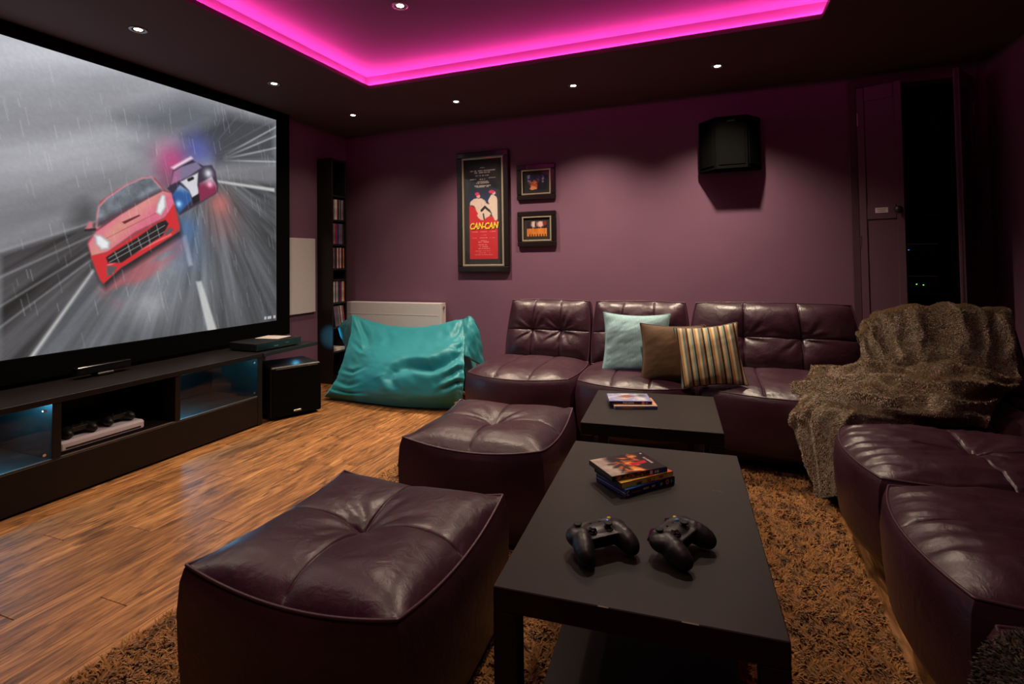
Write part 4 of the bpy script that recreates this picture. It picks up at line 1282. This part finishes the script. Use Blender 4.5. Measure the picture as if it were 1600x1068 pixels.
def cov_fire(U, V):
    g = blank(U, (24, 22, 24))
    fz = fbm(U * 5 + V * 3, V * 5, 4)
    g = lay(g, (236, 120, 44), smooth01(.42, .62, fz) * smooth01(.2, .36, U) * smooth01(.86, .7, U))
    g = lay(g, (250, 196, 110), smooth01(.6, .75, fz) * smooth01(.3, .5, U) * smooth01(.9, .7, U))
    g = lay(g, (196, 22, 36), soft(np.abs((V - .42) - (U - .62) * .15) - .07, .02) * (U > .40) * (U < .82) * (vnoise(U * 14, V * 3, 6) > .3))
    g = lay(g, (226, 206, 190), smooth01(.34, .18, U) * (.5 + .5 * fz))
    for (cx, cy, rx, ry, ro) in ((.30, .45, .20, .05, .5), (.22, .58, .10, .04, -.4), (.40, .28, .05, .14, .2), (.30, .22, .16, .03, .9)):
        g = lay(g, (48, 36, 38), soft(ell(U, V, a9, cx, cy, rx, ry, ro) + (fbm(U * 14, V * 14, 5) - .5) * .06, .02))
    g = lay(g, (222, 200, 196), (np.abs(U - .885) < .018) * (V > .3) * (V < .7) * (vnoise(V * 40, U * 0, 3) > .3) * .8)
    g = lay(g, (200, 208, 216), soft(ell(U, V, a9, .94, .9, .03, .03), .01))
    return g
def sp_dark(U, V):
    g = blank(U, (40, 26, 24)); g = lay(g, (190, 70, 40), .8 * (fbm(U * 30, V * 2, 3) > .55) * (U < .6))
    g = lay(g, (228, 226, 236), (np.abs(U - .70) < .025) * (np.abs(V - .5) < .36) * 1.0); g = lay(g, (60, 80, 180), (np.abs(U - .86) < .12) * .8); g = lay(g, (220, 226, 240), (np.abs(V - .5) < .3) * (U > .76) * (vnoise(U * 60, V * 0, 2) > .6))
    return g
def cov_yel(U, V): return lay(blank(U, (206, 168, 70)), (222, 100, 40), fbm(U * 6, V * 6, 2) > .55)
def sp_yel(U, V):
    g = blank(U, (226, 190, 92)); g = lay(g, (70, 92, 120), soft(np.abs(U - .33) - .05, .02) * (V < .6)); g = lay(g, (90, 60, 40), (np.abs(U - .56) < .12) * (np.abs(V - .5) < .28) * (vnoise(U * 50, V * 0, 9) > .4))
    g = lay(g, (224, 96, 40), soft(np.abs(U - .55) - .07, .02) * (V < .25)); g = lay(g, (150, 50, 110), (np.abs(U - .76) < .05) * (np.abs(V - .55) < .25)); g = lay(g, (236, 210, 130), U > .88)
    return g
def cov_blue(U, V):
    g = blank(U, (40, 124, 168)); g = lay(g, (250, 214, 20), (U > .66) * 1.0); g = lay(g, (18, 40, 90), (U > .52) * (U < .68)); g = lay(g, (230, 130, 90), soft(ell(U, V, a9, .38, .16, .05, .05), .03) * .7)
    return g
def sp_blue(U, V):
    g = blank(U, (14, 40, 92)); g = lay(g, (12, 20, 44), U > .70); g = lay(g, (230, 232, 240), soft(np.abs(np.hypot((U - .045) * 9, V - .5) - .3) - .08, .05) * (U < .055)); g = lay(g, (170, 60, 70), (np.abs(U - .2) < .09) * (np.abs(V - .45) < .12))
    g = lay(g, (206, 190, 140), (np.abs(U - .45) < .12) * (np.abs(V - .55) < .16) * (vnoise(U * 40, V * 0, 6) > .35)); g = lay(g, (150, 200, 90), (np.abs(U - .71) < .06) * (np.abs(V - .45) < .2) * (vnoise(U * 60, V * 0, 7) > .4))
    g = lay(g, (222, 150, 150), soft(np.hypot((U - .845) * 11, V - .5) - .42, .05)); g = lay(g, (60, 20, 40), soft(np.hypot((U - .845) * 11, V - .5) - .16, .05)); g = lay(g, (160, 200, 220), (np.abs(U - .925) < .012) * (np.abs(V - .5) < .3)); g = lay(g, (90, 120, 220), (np.abs(U - .97) < .008) * (np.abs(V - .5) < .35))
    return g
def cov_noah(U, V):
    g = blank(U, (150, 150, 190)); f_ = fbm(U * 5, V * 4, 5)
    g = lay(g, (210, 206, 214), smooth01(.45, .7, f_)); g = lay(g, (140, 84, 66), soft(ell(U, V, a9, .45, .6, .28, .2) + (fbm(U * 9, V * 9, 2) - .5) * .2, .05) * .9)
    g = lay(g, (226, 190, 150), soft(ell(U, V, a9, .40, .35, .14, .1), .08) * .7); g = lay(g, (90, 92, 104), soft(ell(U, V, a9, .83, .75, .15, .22), .08) * .9); g = lay(g, (110, 110, 200), soft(V - .08, .05) * .7)
    return g
def sp_noah(U, V):
    g = blank(U, (44, 34, 62)); g = lay(g, (110, 60, 44), (V < .5) * .5); g = lay(g, (200, 130, 90), (np.abs(U - .80) < .03) * 1.0); g = lay(g, (120, 130, 190), (np.abs(U - .88) < .03) * (np.abs(V - .5) < .3)); return g
def cov_pale(U, V): return lay(blank(U, (206, 170, 150)), (226, 140, 80), fbm(U * 5, V * 5, 8) > .5)
def sp_pale(U, V):
    g = blank(U, (120, 130, 180)); g = lay(g, (196, 150, 140), soft(np.abs(U - .3) - .14, .05)); g = lay(g, (170, 130, 70), soft(np.abs(U - .6) - .06, .03)); g = lay(g, (90, 120, 190), U > .72); g = lay(g, (226, 206, 206), V > .75); return g
film((-.235, 1.611, TZ), radians(50), .0215, 'thick blue film case at the bottom of the stack on the coffee table', 'films on the coffee table', cov_blue, sp_blue, M['bluecase'])
film((-.240, 1.612, TZ + .0217), radians(46), .0148, 'yellow-spined film case in the middle of the coffee table stack', 'films on the coffee table', cov_yel, sp_yel, M['case'])
film((-.257, 1.612, TZ + .0367), radians(41.5), .0148, 'film case with a fiery red cover on top of the coffee table stack', 'films on the coffee table', cov_fire, sp_dark, M['case'])
film((-.357, 2.440, TZ), radians(18), .0148, 'pale film case under the NOAH case on the small table', 'films on the small table', cov_pale, sp_pale, M['offwhite'])
film((-.380, 2.452, TZ + .015), radians(16), .0148, 'film case titled NOAH on top of the pair on the small table', 'films on the small table', cov_noah, sp_noah, M['bluecase'], 'NOAH')

# ------------------------------------------------------------------ cushions
def pillow(name, label, loc, rot, w, h, t, mat, seed, cord=False, fold=.006, pinch=.10, trim=None):
    r = empty(name, loc)
    r.rotation_euler = rot
    tag(r, label, 'cushion', 'scatter cushions')
    n = 150 if cord else 90
    u = np.linspace(-1, 1, n)
    U, V = np.meshgrid(u, u)
    X = U * (1 - pinch * (1 - V ** 2) * np.abs(U)) * w / 2
    Z = V * (1 - pinch * (1 - U ** 2) * np.abs(V)) * h / 2
    th = np.clip((1 - U ** 2), 0, 1) ** .55 * np.clip((1 - V ** 2), 0, 1) ** .55
    q = fbm((X + Z * .45) * 6 + seed, (Z - X * .5) * 14, seed, 3) - .5
    F = -t / 2 * th - fold * q * 2 * np.clip(th * 2, 0, 1)
    if cord: F = F - .0030 * np.abs(np.sin(X * 2 * pi / .0180)) * np.clip(th * 3, 0, 1)
    grid_obj('front', np.stack([X, F, Z], -1), mat, r)
    grid_obj('back', np.stack([X, t / 2 * th, Z], -1), mat, r, flip=True)
    lp = np.concatenate([np.stack([X, 0 * X, Z], -1)[0, :-1], np.stack([X, 0 * X, Z], -1)[:-1, -1], np.stack([X, 0 * X, Z], -1)[-1, :0:-1], np.stack([X, 0 * X, Z], -1)[:0:-1, 0]], 0)[::3]
    MB().tube([tuple(p) for p in lp], .0035, 6, closed=True).build('edge_seam', trim or mat, r, True)
    return r
pillow('cushion', 'pale blue corduroy cushion leaning on the sofa back', (-.452, 3.225, .600), (radians(-14), 0, radians(-2)), .405, .375, .13, M['cord'], 3, True, .011)
pillow('cushion', 'plain dark brown suede cushion between the blue and the striped one', (-.225, 3.075, .580), (radians(-16), radians(1), radians(8)), .36, .335, .13, M['suede'], 8)
pillow('cushion', 'striped beige brown and teal cushion at the right of three', (-.032, 3.03, .588), (radians(-18), radians(-6.5), radians(4)), .335, .335, .13, M['stripe'], 13, False, .005, trim=M['edge'])

# ------------------------------------------------------------------ bean bag
bbr = empty('bean_bag', (-2.4, 3.7, 0))
tag(bbr, 'large teal floor bean bag slumped against the white radiator', 'bean bag')
CB = [[(-2.99, 3.44, .024), (-2.575, 3.43, .012), (-2.28, 3.42, .012), (-2.046, 3.45, .012), (-1.856, 3.50, .014), (-1.79, 3.55, .024)],
      [(-2.92, 3.43, .085), (-2.545, 3.37, .111), (-2.239, 3.345, .131), (-2.003, 3.37, .14), (-1.812, 3.42, .15), (-1.755, 3.5, .139)],
      [(-2.895, 3.50, .212), (-2.542, 3.41, .261), (-2.264, 3.38, .273), (-2.02, 3.40, .283), (-1.821, 3.44, .289), (-1.755, 3.52, .267)],
      [(-2.900, 3.60, .362), (-2.611, 3.52, .371), (-2.343, 3.49, .379), (-2.083, 3.50, .388), (-1.872, 3.53, .41), (-1.795, 3.6, .394)],
      [(-2.955, 3.74, .501), (-2.73, 3.70, .474), (-2.475, 3.69, .469), (-2.2, 3.69, .481), (-1.966, 3.71, .516), (-1.855, 3.74, .517)],
      [(-3.030, 3.86, .650), (-2.846, 3.88, .588), (-2.594, 3.9, .547), (-2.306, 3.9, .557), (-2.049, 3.88, .612), (-1.890, 3.86, .648)],
      [(-3.00, 3.93, .50), (-2.82, 3.98, .47), (-2.58, 4.02, .45), (-2.30, 4.02, .45), (-2.06, 3.98, .48), (-1.92, 3.93, .50)],
      [(-2.93, 3.95, .25), (-2.72, 4.07, .22), (-2.50, 4.12, .21), (-2.26, 4.12, .21), (-2.03, 4.07, .22), (-1.86, 3.95, .25)],
      [(-2.96, 3.80, .024), (-2.70, 3.98, .02), (-2.46, 4.03, .02), (-2.22, 4.03, .02), (-2.0, 3.98, .02), (-1.83, 3.8, .024)]]
PB = spline_sheet(CB, 130, 190)
NB = normals(PB)
uu, vv = np.meshgrid(np.linspace(0, 1, 130), np.linspace(0, 8, 190))
dsp = np.zeros(uu.shape)
def crease(pts, depth, width, ridge=.6):
    global dsp
    d = np.full(uu.shape, 9.0); hh = np.zeros(uu.shape); sd = np.zeros(uu.shape)
    for i in range(len(pts) - 1):
        (ax, ay), (bx, by) = pts[i], pts[i + 1]
        ax, bx, X_ = ax * 5, bx * 5, uu * 5
        ex, ey = bx - ax, by - ay
        h = np.clip(((X_ - ax) * ex + (vv - ay) * ey) / (ex * ex + ey * ey), 0, 1)
        dd = np.hypot(X_ - ax - ex * h, vv - ay - ey * h)
        side = np.sign((X_ - ax) * ey - (vv - ay) * ex)
        m = dd < d
        d = np.where(m, dd, d); hh = np.where(m, (i + h) / (len(pts) - 1), hh); sd = np.where(m, side, sd)
    fade = np.sin(np.clip(hh, .02, .98) * pi) ** .6
    dsp += fade * (-depth * np.exp(-(d / width) ** 2) + depth * ridge * np.exp(-((d - width * 1.5) / width) ** 2) * np.where(sd > 0, 1, .35))
crease([(1.0, 3.05), (.82, 2.85), (.64, 2.35), (.50, 2.50), (.36, 2.0)], .060, .26)
crease([(.40, 2.3), (.36, 1.7), (.40, 1.2)], .022, .16)
crease([(1.0, 2.3), (.88, 2.2), (.74, 1.75)], .030, .14)
crease([(1.0, 1.6), (.85, 1.55), (.70, 1.15)], .028, .13)
crease([(1.0, 3.5), (.90, 3.35), (.78, 3.3)], .022, .12)
crease([(.03, 3.6), (.14, 3.2), (.22, 3.9)], .012, .12)
crease([(.0, 2.2), (.10, 2.0), (.17, 2.3)], .012, .10)
crease([(.0, 1.6), (.09, 1.35), (.16, 1.5)], .012, .10)
crease([(.0, 1.1), (.10, .85), (.2, .9)], .012, .10)
crease([(.05, 4.9), (.16, 4.1), (.2, 3.3)], .014, .16)
crease([(.95, 4.9), (.88, 4.2), (.80, 3.9)], .016, .14)
crease([(.30, 4.75), (.36, 4.1), (.34, 3.5)], .008, .16)
edgef = np.clip(1 - np.abs(uu - .5) * 2, 0, 1)
dsp += (fbm(uu * 5 + vv * .5, vv * .9 - uu * 2, 6, 3) - .5) * .034 * np.clip((8 - vv) / 2, 0, 1)
dsp += (fbm(uu * 26, vv * 3.0 + uu * 6, 16, 3) - .5) * .012 * (1 - edgef) ** 1.5 * np.clip((5.5 - vv), 0, 1)
PB = PB + NB * (dsp * np.clip(vv / .8, 0, 1))[..., None]
PB[..., 2] = np.maximum(PB[..., 2], .014)
PB -= np.array(bbr.location)
grid_obj('cover', PB, M['teal'], bbr)
for col_, nm in ((0, 'side_panel'), (-1, 'side_panel')):      # end gussets close the bag
    e0 = PB[:, col_]
    cen_ = e0.mean(0) + np.array([.05 if col_ == 0 else -.05, 0, 0])
    rows = [e0 * (1 - f) + cen_ * f for f in (0, .25, .5, .75, .97)]
    grid_obj(nm, np.stack(rows, 0), M['teal'], bbr, flip=(col_ == -1))
def flap(ctrl, nm, flip=False, amp=.012, seed=4):
    A = spline_sheet(ctrl, 30, 30)
    Nn = normals(A)
    a, b_ = np.meshgrid(np.linspace(0, 1, 30), np.linspace(0, 1, 30))
    A = A + Nn * ((fbm(a * 4, b_ * 4, seed) - .5) * amp * 2)[..., None]
    B_ = A - Nn * .006
    full = np.concatenate([A, B_[::-1]], 0) - np.array(bbr.location)
    return grid_obj(nm, full, M['teal'], bbr)
flap([[(-3.035, 3.855, .655), (-3.10, 3.89, .612), (-3.20, 3.92, .56), (-3.252, 3.93, .505)],
      [(-3.00, 3.80, .56), (-3.08, 3.86, .53), (-3.17, 3.91, .48), (-3.235, 3.93, .455)],
      [(-2.955, 3.76, .47), (-3.02, 3.84, .43), (-3.11, 3.89, .39), (-3.175, 3.92, .375)],
      [(-2.93, 3.72, .40), (-2.99, 3.82, .36), (-3.07, 3.88, .32), (-3.135, 3.90, .30)]], 'corner_flap')
flap([[(-1.955, 3.87, .60), (-1.90, 3.85, .645), (-1.85, 3.84, .665), (-1.805, 3.86, .60)],
      [(-1.91, 3.80, .55), (-1.86, 3.79, .585), (-1.815, 3.82, .575), (-1.785, 3.87, .50)],
      [(-1.87, 3.72, .47), (-1.835, 3.74, .47), (-1.80, 3.80, .45), (-1.77, 3.88, .39)],
      [(-1.83, 3.66, .38), (-1.81, 3.72, .35), (-1.785, 3.80, .30), (-1.757, 3.88, .25)]], 'corner_flap', amp=.016, seed=9)
MB().box((0, 0, 0), (.022, .002, .028), .0005).build('stitched_label', M['teal_label'], bbr, loc=(-1.805 + 2.4, 3.475 - 3.7, .075), rot=(.1, 0, .6))

# ------------------------------------------------------------------ rug
def blades(name, P0, Dn, side, length, width, cols, mat, parent, kind=True, bend=None):
    """spiky tufts: one bent blade (3 triangles) for each root point; one joined mesh"""
    n = len(P0)
    mid = P0 + Dn * (length * .55)[:, None]
    tip = P0 + Dn * (length * .85)[:, None] + (bend if bend is not None else 0)
    a = P0 - side * (width / 2)[:, None]; b = P0 + side * (width / 2)[:, None]
    c = mid - side * (width * .42)[:, None]; d = mid + side * (width * .42)[:, None]
    Vx = np.stack([a, b, c, d, tip], 1).reshape(-1, 3)
    base = np.arange(n)[:, None] * 5
    tri = np.concatenate([base + np.array([0, 1, 3]), base + np.array([0, 3, 2]), base + np.array([2, 3, 4])], 1).reshape(-1)
    me = bpy.data.meshes.new(name)
    me.vertices.add(len(Vx)); me.vertices.foreach_set('co', Vx.reshape(-1).astype(np.float32))
    nt_ = n * 3
    me.loops.add(nt_ * 3); me.loops.foreach_set('vertex_index', tri.astype(np.int32))
    me.polygons.add(nt_); me.polygons.foreach_set('loop_start', (np.arange(nt_) * 3).astype(np.int32))
    me.update(calc_edges=True)
    at = me.color_attributes.new('paint', 'FLOAT_COLOR', 'POINT')
    C = np.ones((n, 5, 4), np.float32); C[:, :, :3] = cols[:, None, :]
    at.data.foreach_set('color', C.reshape(-1))
    me.materials.append(mat); me.validate()
    o = bpy.data.objects.new(name, me); COL.objects.link(o); o.parent = parent
    if kind: o['kind'] = 'stuff'
    return o
RX0, RX1, RY0, RY1 = -1.635, .465, .10, 2.99
rg_ = empty('rug', ((RX0 + RX1) / 2, (RY0 + RY1) / 2, 0))
tag(rg_, 'brown shaggy rug under the ottomans and tables', 'rug')
MB().box((0, 0, .006), (RX1 - RX0, RY1 - RY0, .010), .003).build('backing', M['rugbase'], rg_)
n = 190000
px = RNG.uniform(RX0, RX1, n); py = RNG.uniform(RY0, RY1, n)
cl_ = fbm(px * 34, py * 34, 7, 3)
ang = fbm(px * 22, py * 22, 3, 3) * 5 * pi + RNG.normal(0, .8, n)
lean = .55 + .4 * RNG.random(n)
Dn = np.stack([np.cos(ang) * lean, np.sin(ang) * lean, np.ones(n)], 1); Dn /= np.linalg.norm(Dn, axis=1, keepdims=True)
sd_ = np.stack([-np.sin(ang), np.cos(ang), np.zeros(n)], 1)
ln = (.015 + .010 * RNG.random(n)) * (.62 + .8 * cl_)
bd_ = np.stack([np.cos(ang) * ln * .35, np.sin(ang) * ln * .35, -.05 * ln], 1)
root = np.stack([px - rg_.location.x, py - rg_.location.y, np.full(n, .0105)], 1)
tone = (.72 + .5 * RNG.random(n))[:, None]
cb_ = np.array([.34, .150, .040]) * tone
cb_ = np.where((cl_ + RNG.normal(0, .05, n) < .36)[:, None], cb_ * .4, cb_)
blades('pile', root, Dn, sd_, ln, np.full(n, .0050), cb_, M['blade'], rg_, True, bd_)

# ------------------------------------------------------------------ fur throw
tw_ = empty('fur_throw', (.85, 3.0, 0))
tag(tw_, 'brown faux fur throw heaped over the sofa corner and trailing to the floor', 'throw')
CT = [[(.80, 3.52, .55), (.85, 3.58, .62), (.95, 3.60, .66), (1.12, 3.61, .67), (1.285, 3.61, .66), (1.41, 3.60, .64)],
      [(.765, 3.45, .640), (.84, 3.53, .742), (.953, 3.565, .772), (1.125, 3.585, .785), (1.290, 3.585, .782), (1.425, 3.58, .772)],
      [(.735, 3.325, .668), (.818, 3.36, .775), (.938, 3.39, .815), (1.112, 3.40, .830), (1.275, 3.40, .827), (1.405, 3.40, .808)],
      [(.71, 3.235, .571), (.80, 3.245, .625), (.92, 3.265, .662), (1.07, 3.27, .668), (1.225, 3.275, .658), (1.37, 3.30, .628)],
      [(.649, 3.19, .514), (.75, 3.16, .510), (.87, 3.15, .516), (1.025, 3.15, .526), (1.18, 3.17, .512), (1.33, 3.22, .485)],
      [(.542, 3.2, .497), (.653, 3.1, .543), (.807, 3.02, .538), (.964, 3.0, .568), (1.107, 3.0, .557), (1.248, 3.1, .478)],
      [(.419, 3.08, .462), (.531, 2.98, .488), (.673, 2.9, .515), (.846, 2.82, .510), (.976, 2.8, .503), (1.135, 2.9, .455)],
      [(.352, 2.94, .405), (.441, 2.86, .448), (.560, 2.755, .490), (.730, 2.665, .478), (.861, 2.625, .466), (1.03, 2.69, .455)],
      [(.350, 2.86, .285), (.395, 2.79, .335), (.452, 2.70, .430), (.60, 2.67, .440), (.80, 2.70, .440), (1.0, 2.76, .44)],
      [(.388, 2.83, .155), (.418, 2.77, .19), (.452, 2.675, .30), (.52, 2.665, .33), (.62, 2.69, .36), (.72, 2.73, .38)],
      [(.445, 2.80, .03), (.462, 2.74, .035), (.472, 2.655, .075), (.49, 2.66, .10), (.51, 2.69, .14), (.53, 2.73, .20)]]
nu_, nv_ = 170, 260
PT = spline_sheet(CT, nu_, nv_)
NT = normals(PT)
if NT[80, 80, 2] < 0: NT = -NT
a, b_ = np.meshgrid(np.linspace(0, 5, nu_), np.linspace(0, 10, nv_))
f1 = np.clip(np.abs(fbm(a * .75 + b_ * .42, b_ * .42 - a * .62, 12, 2) - .5) * 3.2, 0, 1) ** .8
f2 = np.sin((a * 3.2 + b_ * .8 + 2.2 * fbm(a * .8, b_ * .8, 5)) * 1.5)
amp = .050 + .024 * np.exp(-((b_ - 5.2) / 1.4) ** 2)
backm = smooth01(4.2, 3.0, b_)
seat_f = .058 * (1 - np.abs(np.sin(pi * (b_ * .80 + .30 * a + 1.3 * fbm(a * .9, b_ * .9, 31, 3))))) ** 1.4 - .012
back_f = .020 * (1 - np.abs(np.sin(pi * (a * 1.25 - b_ * .45 + 2.2 * fbm(a * .8, b_ * .8, 33, 3))))) ** 1.2 * (.4 + fbm(a * 1.3, b_ * 1.3, 37, 2))
hang_f = .040 * (1 - np.abs(np.sin(pi * (a * 1.05 + b_ * .10 + .7 * fbm(a, b_ * .5, 35, 2))))) ** 1.5
dT = (1 - backm) * (amp * (1 - f1) - .018 + .010 * f2) + backm * (.014 * np.sin((a * 2.2 - b_ * .55 + 1.8 * fbm(a * .8, b_ * .8, 9)) * 2.0) + .012)
hang = smooth01(7.4, 8.4, b_)
dT = .35 * dT + (1 - backm) * (1 - hang) * seat_f + backm * (1 - hang) * back_f + hang * hang_f
PT = PT + NT * dT[..., None]
PT[..., 2] = np.maximum(PT[..., 2], .022)
PTl = PT - np.array(tw_.location)
grid_obj('cloth', PTl, M['furbase'], tw_)
n = 210000
iu = RNG.uniform(0, nu_ - 1.001, n); iv = RNG.uniform(0, nv_ - 1.001, n)
i0, j0 = iu.astype(int), iv.astype(int); fu, fv = (iu - i0)[:, None], (iv - j0)[:, None]
def bil(A): return (A[j0, i0] * (1 - fu) + A[j0, i0 + 1] * fu) * (1 - fv) + (A[j0 + 1, i0] * (1 - fu) + A[j0 + 1, i0 + 1] * fu) * fv
NT2 = normals(PT)
if NT2[80, 80, 2] < 0: NT2 = -NT2
r0 = bil(PTl); nn = bil(NT2)
tv_ = np.gradient(PT, axis=0); tv_ /= np.linalg.norm(tv_, axis=2, keepdims=True) + 1e-9
tang = bil(tv_)
rnd = RNG.normal(0, .55, (n, 3))
Dn = nn * .75 + tang * .55 + rnd * .5 + (fbm(iu * .12, iv * .12, 4)[:, None] - .5) * 1.5 * np.cross(nn, tang)
Dn /= np.linalg.norm(Dn, axis=1, keepdims=True)
sd_ = np.cross(Dn, nn + .01); sd_ /= np.linalg.norm(sd_, axis=1, keepdims=True) + 1e-9
tone = (.55 + .8 * RNG.random(n))[:, None]
cf = np.array([.40, .315, .22]) * tone
cf = np.where((RNG.random(n) < .16)[:, None], np.array([.62, .50, .36]), cf)
blades('fur', r0, Dn, sd_, .007 + .006 * RNG.random(n), np.full(n, .0019), cf, M['fur'], tw_, True)

# a second piece of fur at the lower right corner, over the nearest unit's front
tw2 = empty('fur_throw', (.6, 1.2, 0))
tag(tw2, 'dark brown fur throw over the right sofa at the lower right picture corner', 'throw')
C2 = [[(.90, 1.30, .470), (.90, 1.10, .47), (.90, .85, .47)],
      [(.62, 1.31, .468), (.62, 1.10, .475), (.62, .85, .47)],
      [(.465, 1.315, .425), (.455, 1.10, .43), (.45, .85, .42)],
      [(.430, 1.33, .30), (.41, 1.12, .30), (.40, .85, .30)],
      [(.425, 1.37, .14), (.40, 1.15, .12), (.39, .85, .12)],
      [(.42, 1.42, .03), (.395, 1.2, .03), (.38, .85, .03)]]
A2 = spline_sheet(C2, 60, 70); N2 = normals(A2)
if N2[5, 20, 2] < 0: N2 = -N2
a, b_ = np.meshgrid(np.linspace(0, 3, 60), np.linspace(0, 5, 70))
A2 = A2 + N2 * (.012 * np.sin(a * 4 + b_) + .01)[..., None]
A2[..., 1] -= .13
A2[..., 2] = np.maximum(A2[..., 2], .02)
A2 -= np.array(tw2.location)
grid_obj('cloth', A2, M['furbase'], tw2)
n = 50000
iu = RNG.uniform(0, 58.99, n); iv = RNG.uniform(0, 68.99, n)
i0, j0 = iu.astype(int), iv.astype(int); fu, fv = (iu - i0)[:, None], (iv - j0)[:, None]
r0 = bil(A2); nn = bil(N2)
Dn = nn + RNG.normal(0, .45, (n, 3)); Dn[:, 2] -= .4; Dn /= np.linalg.norm(Dn, axis=1, keepdims=True)
sd_ = np.cross(Dn, nn + .01); sd_ /= np.linalg.norm(sd_, axis=1, keepdims=True) + 1e-9
blades('fur', r0, Dn, sd_, .008 + .006 * RNG.random(n), np.full(n, .0026), np.array([.060, .040, .024]) * (.6 + .7 * RNG.random(n))[:, None], M['fur'], tw2, True)
